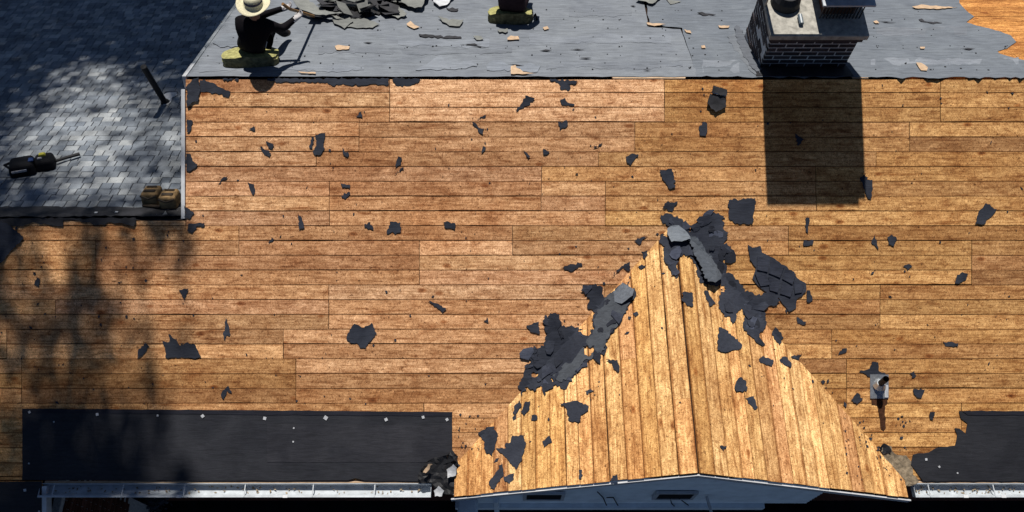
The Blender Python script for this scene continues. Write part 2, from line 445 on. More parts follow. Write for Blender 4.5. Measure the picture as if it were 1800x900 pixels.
# back slope felt sheets (parts of the house roof)
sheet('felt_sheet', [(328, 135.0), (1227, 135.6), (1196, 52), (1140, 48), (1120, -60), (466, -60), (345, 112)], 'back', 'felt_worn', back, .003, .004, .002, 14, .5, 13, seed=3, freq=7, fold=.008)
sheet('felt_sheet', [(1224, 135.8), (1830, 137.5), (1830, 112), (1796, 106), (1772, 100), (1756, 95), (1753, 91), (1770, 86), (1786, 75), (1776, 63), (1748, 54), (1716, 46), (1698, 40), (1712, 30), (1700, 22), (1686, 6), (1684, -60), (1125, -60), (1142, 46), (1199, 50)], 'back', 'felt_worn', back, .006, .004, .002, 9, 1.3, 13, seed=8, freq=7, fold=.008).color = (.80, .82, .84, 1)
sheet('felt_sheet', [(745, 117), (775, 98), (782, 108), (840, 112), (838, 119), (800, 124), (730, 125)], 'back', 'felt_worn', back, .010, .008, .002, 6, 1.3, 10, seed=2).color = (1.15, 1.15, 1.16, 1)
sheet('felt_sheet', [(855, 118), (862, 109), (880, 108), (895, 117), (932, 112), (950, 118), (945, 128), (905, 127), (856, 125)], 'back', 'felt_worn', back, .010, .008, .002, 6, 1.3, 10, seed=6).color = (1.12, 1.13, 1.15, 1)
sheet('felt_sheet', [(392, 62), (428, 55), (436, 78), (420, 84), (388, 85), (374, 78)], 'back', 'felt_worn', back, .010, .02, .002, 6, 1.3, 10, seed=16).color = (.9, .92, .94, 1)

rb = random.Random(31)
for (x0, x1, y0, y1, g) in ((350, 640, 117, 126, 1.08), (560, 900, 86, 95, .86), (930, 1180, 62, 78, 1.06), (960, 1200, 112, 121, .9), (1530, 1790, 104, 116, 1.12), (1540, 1700, 50, 62, .88), (1000, 1110, 14, 30, .9), (700, 860, 72, 82, 1.12), (1235, 1300, 108, 128, 1.1)):
    n_ = 7; tp_ = [(x0 + (x1 - x0) * i / n_, y0 + rb.uniform(-3, 3)) for i in range(n_ + 1)]; bt_ = [(x1 - (x1 - x0) * i / n_, y1 + rb.uniform(-3, 3)) for i in range(n_ + 1)]
    sheet('felt_lap', tp_ + bt_, 'back', 'felt_worn', back, .0075, .006, .0012, 6, 1.2, 9, seed=rb.random() * 50).color = (g, g, g * 1.01, 1)
for k in range(14):
    x, y, L_ = rb.uniform(520, 1760), rb.uniform(12, 126), rb.uniform(10, 42)
    if 1285 < x < 1535 or 400 < x < 520: continue
    w_ = rb.uniform(.8, 1.6); sl_ = rb.uniform(-.06, .1)
    sheet('felt_tear', [(x, y), (x + L_ * .5, y - w_ + sl_ * L_ * .5), (x + L_, y + sl_ * L_), (x + L_ * .6, y + w_ + sl_ * L_ * .5)], 'back', 'flash_black', back, .020, .006, .002, 5, .5, 6)
# underlayment along the eaves with plastic cap nails
def caps(par, lst, s='main'):
    for (x, y, w) in lst:
        p, nr = surf(x, y, s); p = p + nr * .017
        a = random.uniform(0, 1.5); r = w / PXM / 2 * .66
        e1 = (XA * math.cos(a) + UPS * math.sin(a)) * r; e2 = nr.cross(e1)
        MB().box(p, e1, e2, nr * .002).build('cap_nail', M['cap_plastic'], par)
ul = sheet('underlayment', [(40, 718), (300, 720), (560, 722), (795, 724), (795, 801), (788, 806), (760, 826), (742, 845.5), (640, 844), (625, 840), (612, 844), (330, 844.5), (40, 843)], 'main', 'underlay', front, .007, .0015, .003, 22, .4, 26, seed=4, freq=2.5)
ul['label'] = 'long black underlayment strip above the left gutter'
lp = sheet('lap_strip', [(40, 718), (300, 720), (560, 722), (795, 724), (795, 731), (560, 729.5), (300, 727), (40, 725)], 'main', 'underlay', ul, .011, .002, .003, 14, .4, 12, seed=4); lp.color = (.62, .62, .75, 1)
lp = sheet('lap_strip', [(470, 745), (700, 747), (795, 747), (795, 800), (760, 812), (470, 812)], 'main', 'underlay', ul, .0105, .003, .002, 14, .5, 18, seed=9); lp.color = (1.15, 1.12, 1.1, 1)
caps(ul, [(53, 724, 6), (172, 728, 7), (278, 730, 5), (357, 731, 8), (466, 735, 8), (573, 734, 10), (679, 737, 8), (744, 733, 7), (786, 737, 7), (96, 741, 4), (52, 814, 4), (517, 752, 4), (516, 776, 4)])
ur = sheet('underlayment', [(1685, 722), (1850, 723), (1850, 845), (1622, 845), (1612, 832), (1600, 816), (1604, 799), (1632, 795), (1645, 787), (1678, 783), (1682, 764), (1677, 752), (1686, 753), (1697, 762), (1700, 744), (1688, 735)], 'main', 'underlay', front, .007, .002, .003, 8, .8, 22, seed=5, freq=3)
ur['label'] = 'black underlayment with torn left edge above the right gutter'
lp = sheet('lap_strip', [(1690, 722), (1850, 723), (1850, 730), (1700, 729)], 'main', 'underlay', ur, .012, .002, .003, 8, .6, 12, seed=4); lp.color = (.6, .6, .72, 1)
caps(ur, [(1627, 807, 6), (1650, 820, 5), (1682, 831, 4)])
uc = sheet('underlayment', [(-160, 846), (74, 846), (74, 1010), (-160, 1010)], 'main', 'underlay', front, .007, .002, .003, 22, .4, 24, seed=7, freq=3)
caps(uc, [(45, 861, 7), (70, 898, 4)])

# --- cross gable (dormer) deck
LEN = 3.09                                                # ridge length forward
FY = APEX.y - LEN                                         # front edge
GOLDD = [(0.75, 0.51, 0.236), (0.71, 0.468, 0.2), (0.81, 0.572, 0.278), (0.64, 0.406, 0.184), (0.83, 0.593, 0.299), (0.73, 0.478, 0.231), (0.67, 0.416, 0.215)]
def dpt(w, y, side): return Vector((UR + side * w, y, APEX.z - KD * w))
def valley_y(w): return APEX.y - w * KD / .5             # where the gable plane meets the main slope
WLm, WRm = 2.74, 2.89
dk = MB()
for side, wm in ((-1, WLm), (1, WRm)):
    nr = NDL if side < 0 else NDR
    q = [dpt(0, FY + .01, side), dpt(wm, FY + .01, side), dpt(wm, min(valley_y(wm), FY + .02) + .02, side), dpt(0, APEX.y, side)]
    q = [p - nr * .03 for p in q]
    if side > 0: q = q[::-1]
    dk.slab(q, nr, .03)
gable = dk.build('gable_roof_deck', M['dark_gap'], house)
for side, wm in ((-1, WLm), (1, WRm)):
    nr = NDL if side < 0 else NDR
    w = .008 if side < 0 else .022
    while w < wm - .03:
        bw = min(random.choice([.15, .165, .175, .18, .19]), wm - w)
        a, b = w + .0015, w + bw - random.choice([.003, .004, .006, .009])
        ya, yb = valley_y(a), valley_y(b)
        ya, yb = max(ya, FY + .03), max(yb, FY + .02)
        cuts = [None]
        if ya - FY > 2.2 and random.random() < .4: cuts = [FY + random.uniform(.7, 1.5)]
        e = jit(.006)
        segs = [(FY - e, None)] if cuts[0] is None else [(FY - e, cuts[0]), (cuts[0] + .003, None)]
        for (s0, s1) in segs:
            poly = [dpt(a, s0, side), dpt(b, s0, side), dpt(b, yb if s1 is None else s1, side), dpt(a, ya if s1 is None else s1, side)]
            if side < 0: poly = poly[::-1]
            k = random.uniform(.84, 1.14)
            plank(poly, nr, M['gable_board'], gable, tuple(c * k for c in random.choice(GOLDD)))
        w += bw
# white rake boards under the gable edge, ends and peak
for side, wm in ((-1, WLm), (1, WRm)):
    nr = NDL if side < 0 else NDR
    mb = MB()
    a0, a1 = dpt(0, FY - .022, side) - ZA * .03, dpt(wm + .03, FY - .022, side) - ZA * .03
    mb.box((a0 + a1) / 2 - ZA * .05, (a1 - a0) / 2, ZA * .05, YA * .009)
    mb.build('rake_board', M['white_trim'], gable)

# --- eave: fascia board edge and gutters
def gutter(x0, x1, name='gutter'):
    a, b = uline(x0), uline(x1); base = W(0, VE)
    y0 = base.y - .03; z = base.z - .035
    prof = [(0.0, .02), (0.0, -.085), (-.105, -.088), (-.150, -.045), (-.168, -.012), (-.168, .004), (-.146, .004), (-.144, -.010), (-.132, -.040), (-.098, -.078), (-.006, -.076), (-.006, .02)]
    n = 2; V = []; Fc = []
    for x in (a, b):
        for (py_, pz) in prof: V.append((x, y0 + py_, z + pz))
    k = len(prof)
    for i in range(k): Fc.append((i, (i + 1) % k, k + (i + 1) % k, k + i))
    Fc.append(tuple(range(k))); Fc.append(tuple(range(k, 2 * k))[::-1])
    mb = MB().add(V, Fc)
    for x in (a, b):                                       # closed ends
        mb.box((x + (.002 if x == a else -.002), y0 - .078, z - .04), (.002, 0, 0), (0, .074, 0), (0, 0, .042))
    g = mb.build(name, M['gutter_metal'], house)
    x = a + .18
    while x < b:
        MB().box((x, y0 - .078, z + .006), (.006, 0, 0), (0, .084, 0), (0, 0, .004)).build('hanger', M['gutter_metal'], g); x += .78 + jit(.1)
    for f in (.36, .63):
        MB().box((a + (b - a) * f, y0 - .157, z + .002), (.03, 0, 0), (0, .016, 0), (0, 0, .006)).build('joint_sleeve', M['white_trim'], g)
    return g
gl = gutter(70, 758); gr = gutter(1606, 1850)
lt = MB(); rg = random.Random(3); gb = W(0, VE)
for k in range(140):
    x = uline(rg.choice((rg.uniform(80, 750), rg.uniform(80, 750), rg.uniform(1612, 1800)))); p = Vector((x, gb.y - .03 - rg.uniform(.02, .12), gb.z - .035 - rg.uniform(.05, .066)))
    a = rg.uniform(0, 6.28); d = Vector((math.cos(a), math.sin(a), rg.uniform(-.3, .3))) * rg.uniform(.008, .026); e = d.cross(ZA).normalized() * rg.uniform(.005, .014)
    lt.slab([p - d, p + e, p + d, p - e], ZA, .003)
lo = lt.build('leaf_litter', M['grey_crust'], house); lo['kind'] = 'stuff'
def fascia(x0, x1):
    base = W(0, VE)
    MB().box((uline((x0 + x1) / 2), base.y - .012, base.z - .09), ((x1 - x0) / PXM / 2, 0, 0), (0, .012, 0), (0, 0, .075)).build('fascia', M['chip_wood'], house)
fascia(78, 780); fascia(1596, 1850)
mb = MB().slab([W(uline(74), VE - .07, .006), W(uline(82), VE - .07, .006), W(uline(82), -4.5, .006), W(uline(74), -4.5, .006)][::-1], NRM, .12)
mb.build('rake_board', M['white_trim'], house)

# --- white rake boards of the main gable end
mb = MB().slab([W(uline(319), VW - .01, .012), W(uline(325.5), VW - .01, .012), W(uline(325.5), vline(157), .012), W(uline(319), vline(157), .012)], NRM, .16)
mb.build('rake_board', M['white_trim'], house)
a = W(uline(319), VR) - NRM * 0
mb = MB().slab([a + DNB * .02 + NB * .012, a + XA * .05 + DNB * .02 + NB * .012, a + XA * .05 + DNB * .40 + NB * .012, a + DNB * .40 + NB * .012][::-1], NB, .16)
mb.build('rake_board', M['white_trim'], house)
mb = MB().slab([a + DNB * .405 + NB * .005, a + XA * .045 + DNB * .405 + NB * .005, a + XA * .045 + DNB * 4.6 + NB * .005, a + DNB * 4.6 + NB * .005][::-1], NB, .16)
mb.build('rake_board', M['galvanised'], house)
# side wall of the main body above the wing, gable wall, house walls below the eaves
ctr = 0
mb = MB()
mb.add([W(UL + .25, VW, -.1), W(UL + .25, VR, -.15), W(UL + .25, VR, 0) + DNB * 4.4 - NB * .1, Vector((UL + .25, (W(0, VR) + DNB * 4.4).y, .5)), Vector((UL + .25, W(0, VW).y, .5))], [(0, 1, 2, 3, 4)])
mb.build('side_wall', M['siding'], house)
mb = MB().box((1.0, W(0, VE).y + .55, 1.7), (8.0, 0, 0), (0, .1, 0), (0, 0, 1.7)).build('front_wall', M['house_brick'], house)

# --- wing: shingled back slope
SW = 0.143
wbk = MB().slab([W(-9.8, VW) - NB * .03, W(UL + .24, VW) - NB * .03, W(UL + .24, VW) + DNB * 9.0 - NB * .03, W(-9.8, VW) + DNB * 9.0 - NB * .03][::-1], NB, .05)
wing = wbk.build('wing_roof', M['flash_black'], house)
singles = []; rest = MB(); nsh = 0
for r in range(61):
    t0 = .10 + SW * r; x = UL - .01 - random.uniform(0, .15)
    wfar = 900 * (D + .8 * t0) / F + .3
    while x > -wfar:
        w = random.choice([.11, .13, .15, .17, .20]); h = random.choice([0, 0, .003])
        ex = .0 if random.random() < .55 else .012
        P0 = W(0, VW)
        ta, tb = t0 - .002, t0 + SW - .014 - ex
        q = [P0 + XA * (x - w + .011) + DNB * ta + NB * (.004 + h), P0 + XA * x + DNB * ta + NB * (.004 + h), P0 + XA * x + DNB * tb + NB * (.013 + h), P0 + XA * (x - w + .011) + DNB * tb + NB * (.013 + h)][::-1]
        if nsh < 300:
            MB().slab(q, NB, .006).build('shingle', M['roof_shingle'], wing); nsh += 1
        else: rest.slab(q, NB, .006)
        x -= w
ro = rest.build('shingle_field', M['roof_shingle'], wing); ro['kind'] = 'stuff'
rs = sheet('ridge_strip', [(-60, 366), (60, 365), (150, 367), (255, 366), (322, 367), (323, 381.5), (-60, 383.5)], 'wing', 'flash_black', wing, .016, .012, .003, 9, 1.2, 12, seed=12)
sheet('ridge_strip', [(-60, 383.5), (60, 383.5), (160, 383), (240, 383), (240, 392), (236, 398), (215, 392), (190, 391), (172, 396), (140, 388), (112, 387), (112, 398), (98, 397), (66, 392), (34, 398), (-60, 398)], 'main', 'flash_black', wing, .006, .02, .003, 6, 1.6, 9, seed=14)
MB().box((hit(294, 376, 'wing') + NB * .02), XA * .2, DNB * .045, NB * .003).build('ridge_flashing', M['galvanised'], wing)
for x, y in ((206, 376), (258, 365), (170, 377)):
    p = hit(x, y, 'wing') + NB * .03; MB().box(p, XA * .018, DNB * .014, NB * .003).build('cap_nail', M['cap_plastic'], wing)
# plumbing pipe on the wing
p = hit(291, 182, 'wing')
vp = empty('vent_pipe', p); vp.parent = house; vp.location = p - house.location
MB().tube([p - ZA * .1, p + ZA * .88], .045, 12).build('pipe', M['rubber'], vp)
MB().tube([p - ZA * .02 + NB * .02, p + ZA * .07], [.075, .05], 12).build('collar', M['rubber'], vp)
sheet('flashing', [(283, 172), (293, 166), (311, 165), (312, 170), (303, 174), (301, 182), (288, 188)], 'wing', 'cap_plastic', vp, .02, .01, .003, 6, .8, 6)

# --- left end below the wing: brick side wall under the short rake
wallx = uline(70)
base = W(0, VE); wy0, wy1 = base.y - 3.0, base.y + .3
wl = MB().box((wallx - .06, (wy0 + wy1) / 2, 1.55), (.05, 0, 0), (0, (wy1 - wy0) / 2, 0), (0, 0, 1.55)).build('side_wall', M['mortar'], house)
bme = None; nb = 0
for c in range(26):
    z = 2.98 - c * .075
    y = wy1 - (.1 if c % 2 else 0)
    while y > base.y - 1.5 and nb < 280:
        if bme is None:
            o = MB().box((wallx - .012, y - .1, z), (.016, 0, 0), (0, .095, 0), (0, 0, .0315)).build('brick', M['house_brick'], wl); bme = o.data
        else:
            link('brick', bme, None, wl, Vector((wallx - .012, y - .1, z)))
        nb += 1; y -= .2

# --- gable front wall: clapboards, dark attic window, porch beam
WY = FY + .42
def wallpt(px, py):
    d = ray(px, py); return CAM + d * ((WY - CAM.y) / d.y)
zb = wallpt(1020, 887).z
hb = (APEX.z - .16 - zb) / KD
hb = min(hb, 2.5); zs = APEX.z - .16 - hb * KD
gw = MB().add([(UR - hb, WY + .05, zb), (UR + hb, WY + .05, zb), (UR + hb, WY + .05, zs + .002), (UR, WY + .05, APEX.z - .16), (UR - hb, WY + .05, zs + .002),
               (UR - hb, WY + .12, zb), (UR + hb, WY + .12, zb), (UR + hb, WY + .12, zs + .002), (UR, WY + .12, APEX.z - .16), (UR - hb, WY + .12, zs + .002)],
              [(0, 1, 2, 3, 4), (9, 8, 7, 6, 5), (0, 5, 6, 1), (1, 6, 7, 2), (2, 7, 8, 3), (3, 8, 9, 4), (4, 9, 5, 0)]).build('gable_wall', M['siding'], house)
z = zb; 
while z < APEX.z - .15:
    hw = min(2.55, (APEX.z - .2 - z) / KD)
    if hw < .25: break
    q = [(UR - hw, WY + .02, z), (UR + hw, WY + .02, z), (UR + hw - (.24 if hw < 2.54 else 0), WY + .04, z + .125), (UR - hw + (.24 if hw < 2.54 else 0), WY + .04, z + .125)]
    MB().slab([Vector(v) for v in q], Vector((0, -1, 0)), .015).build('clapboard', M['siding'], gw); z += .122
for c in (wallpt(956, 871), wallpt(1186, 870)):
    wn = MB().box(c, (.26, 0, 0), (0, .02, 0), (0, 0, .20)).build('attic_window', M['screen_dark'], gw)
    for dx in (-.28, .28): MB().box(c + Vector((dx, -.01, 0)), (.025, 0, 0), (0, .02, 0), (0, 0, .24)).build('window_frame', M['white_trim'], wn)
    for dz in (-.22, .22): MB().box(c + Vector((0, -.01, dz)), (.255, 0, 0), (0, .02, 0), (0, 0, .025)).build('window_frame', M['white_trim'], wn)
MB().box((UR - .5, WY + .02, zb - .09), (2.4, 0, 0), (0, .07, 0), (0, 0, .08)).build('porch_beam', M['siding'], house)
p0 = wallpt(822, 876)
MB().box((p0.x, WY - .12, p0.z - .05), (.12, 0, 0), (0, .1, 0), (0, 0, .06)).box((p0.x, WY - .12, p0.z - .15), (.15, 0, 0), (0, .13, 0), (0, 0, .03)).box((p0.x, WY - .1, p0.z - 1.2), (.09, 0, 0), (0, .07, 0), (0, 0, 1.05)).build('porch_post', M['siding'], house)
p0 = wallpt(872, 876)
MB().tube([(p0.x, WY - .06, p0.z + .15), (p0.x, WY - .06, p0.z - 2)], .04, 8).build('downspout', M['siding'], house)
fp = MB().tube([wallpt(1242, 872), wallpt(1242, 872) + Vector((.10, -.38, -.1)), wallpt(1242, 872) + Vector((.22, -.85, -.2))], .022, 8).build('flag_bracket', M['white_trim'], house)
for x0, pts in ((1060, [(1050, 862), (1060, 872), (1066, 886)]), (1080, [(1066, 872), (1078, 872), (1086, 886)]), (1178, [(1178, 874), (1180, 882), (1186, 888)]), (1196, [(1194, 874), (1210, 886)])):
    MB().tube([wallpt(x, y) + Vector((0, -.02, 0)) for x, y in pts], .009, 5).build('cable', M['rubber'], gw)

# --- chimney
CB = W(0, VR) + DNB * .31                                  # front foot line on the back slope
cxa, cxb = (1336.5 - 900) * (D + .25) / F, (1483 - 900) * (D + .25) / F
cw = cxb - cxa; cdep = .86; cxm = (cxa + cxb) / 2
HT = .52                                                   # brick height above the front foot
chim = MB().box((cxm, CB.y + cdep / 2, CB.z + HT / 2 - .4), (cw / 2, 0, 0), (0, cdep / 2, 0), (0, 0, HT / 2 + .4)).build('chimney', M['mortar'], house)
chim['label'] = 'dark brick chimney with pale concrete cap at the ridge'
bl, bh = .200, .055
fb = lb = None
def brick(cx, cy, cz, hx, hy):
    global fb, lb
    full = abs(max(hx, hy) - bl / 2) < 1e-4
    key = 'x' if hx > hy else 'y'
    o = MB().box((cx, cy, cz), (hx, 0, 0), (0, hy, 0), (0, 0, bh / 2)).build('brick', M['chimney_brick'], chim)
for c in range(14):
    z = CB.z + HT - .035 - c * .073
    # front face
    if z > CB.z - .08:
        x = cxa + (0 if c % 2 else -.1)
        while x < cxb - .02:
            a, b = max(x, cxa), min(x + bl, cxb)
            if b - a > .03: brick((a + b) / 2, CB.y + .02 + jit(.001), z, (b - a) / 2, .024 + jit(.002))
            x += bl + .017
    # left face, stepping down the back slope
    y = CB.y + .048 + (.1 if c % 2 else 0)
    while y < CB.y + cdep - .02:
        b = min(y + bl, CB.y + cdep)
        if z > CB.z - (b - CB.y) * .5 - .1 and b - y > .04: brick(cxa + .02 + jit(.003), (y + b) / 2, z, .024 + jit(.004), (b - y) / 2)
        y += bl + .017
cap_z = CB.z + HT
ct = MB().box((cxm, CB.y + cdep / 2, cap_z + .03), (cw / 2 + .035, 0, 0), (0, cdep / 2 + .035, 0), (0, 0, .03)).build('corbel_course', M['chimney_brick'], chim)
ct = MB().box((cxm + .01, CB.y + cdep / 2, cap_z + .06 + .04), (cw / 2 + .065, 0, 0), (0, cdep / 2 + .06, 0), (0, 0, .04))
cap = bevel(ct.build('cap', M['concrete'], chim), .012)
top = cap_z + .14
# low metal hood over the right flue with its screen bars
hx0, hx1, hyf = cxm - .01, cxb + .085, CB.y + .155
HH = .27
hd = MB().box(((hx0 + hx1) / 2, hyf + .30, top + HH), ((hx1 - hx0) / 2, 0, 0), (0, .30, 0), (0, 0, .012)).build('hood', M['gutter_metal'], chim)
for k in range(13):
    MB().box((hx0 + .05 + k * (hx1 - hx0 - .15) / 12, hyf + .05, top + HH / 2), (.006, 0, 0), (0, .006, 0), (0, 0, HH / 2 - .012)).build('hood_bar', M['screen_dark'], chim)
MB().box(((hx0 + hx1) / 2 - .03, hyf + .30, top + .16), ((hx1 - hx0) / 2 - .12, 0, 0), (0, .17, 0), (0, 0, .16)).build('flue', M['clay'], chim)
# round flue pot on the left and an unseen wide lid added to cast the long shadow
pc = Vector((cxa + .19, CB.y + .46, top))
tl, trr = hit(1348, 362, 'main'), hit(1510, 362, 'main')
k_ = (CB.y + .40 - tl.y) / SUN.y; la, lb_ = tl + SUN * k_, trr + SUN * k_
MB().box(((la.x + lb_.x) / 2, la.y + .18, la.z - .02), ((lb_.x - la.x) / 2, 0, 0), (0, .18, 0), (0, 0, .02)).build('added_shadow_lid', M['galvanised'], chim)
zk = (top + .70, la.z - .042)
MB().box(((la.x + lb_.x) / 2, la.y + .012, sum(zk) / 2), ((lb_.x - la.x) / 2, 0, 0), (0, .012, 0), (0, 0, (zk[1] - zk[0]) / 2)).build('added_shadow_skirt', M['galvanised'], chim)  # skirt added to block light passing under the unseen lid
lidz = la.z - .04
MB().tube([pc, pc + ZA * .10, pc + ZA * .17], [.18, .17, .13], 20).build('pot', M['rubber'], chim)
for yy in (CB.y + .42, CB.y + .72): MB().tube([Vector((la.x + .03, yy, top)), Vector((la.x + .03, yy, lidz))], .014, 8).build('lid_post', M['steel'], chim)
MB().box((cxb - .22, CB.y + .52, (top + HH + .012 + lidz) / 2), (.30, 0, 0), (0, .10, 0), (0, 0, (lidz - top - HH - .012) / 2)).build('upper_flue', M['clay'], chim)
# crumbling flashing along the left foot, painted shade in front
sheet('flashing_and_shade', [(1290, 52), (1300, 50), (1316, 84), (1338, 116), (1336, 134), (1326, 126), (1310, 104), (1297, 78)], 'back', 'felt_worn', chim, .012, .03, .003, 4, 1.8, 6, seed=20).color = (.6, .6, .62, 1)
sheet('flashing_and_shade', [(1330, 128), (1336, 116), (1486, 116), (1500, 135.5), (1328, 135.5)], 'back', 'flash_black', chim, .012, .01, .003, 6, .8, 9, seed=21)  # dark sheet painting the shade on the felt before the chimney
sheet('mortar_splash', [(1278, 66), (1292, 60), (1299, 80), (1310, 104), (1324, 124), (1330, 134), (1318, 126), (1304, 108), (1296, 92), (1286, 78)], 'back', 'felt_worn', chim, .011, .006, .002, 4, 2.2, 6, seed=22)
MB().tube([Vector((cxa + .33, CB.y + .1, top + .03)), Vector((cxa + .33, CB.y + .24, top + .03))], .028, 10).build('x', M['bottle_blue'])
bot = bpy.data.objects['x']; bot.name = 'caulk_tube'; bot.data.name = 'caulk_tube'
tag(bot, 'small blue-grey tube lying on the chimney cap', 'tube')

# --- plumbing vent on the front slope, right
p = hit(1545, 679, 'main')
vp = empty('vent_pipe', p); vp.parent = house; vp.location = p - house.location
MB().box(p + NRM * .010, XA * .115, UPS * .150, NRM * .004).build('flashing', M['galvanised'], vp)
MB().box(p + NRM * .018 + XA * .085 - UPS * .06, XA * .022, UPS * .075, NRM * .005).build('flashing_fold', M['cap_plastic'], vp)
MB().tube([p + NRM * .01 + UPS * .02, p + ZA * .07 + UPS * .02], [.085, .05], 16).build('collar', M['galvanised'], vp)
MB().tube([p + UPS * .02, p + UPS * .02 + ZA * .23], .038, 16, False).build('pipe', M['rubber'], vp)

plain('pipe_shadow_brown', (.060, .026, .014), .95, .1, 0, .5, 25)
sheet('painted_pipe_shadow', [(1531, 701), (1560, 701), (1560, 709), (1555, 713), (1557, 752), (1553, 758), (1548, 754), (1543, 713), (1532, 711)], 'main', 'pipe_shadow_brown', vp, .0035, .001, .0008, 4, .9, 8)  # the pipe's cast shadow, painted as a thin brown sheet
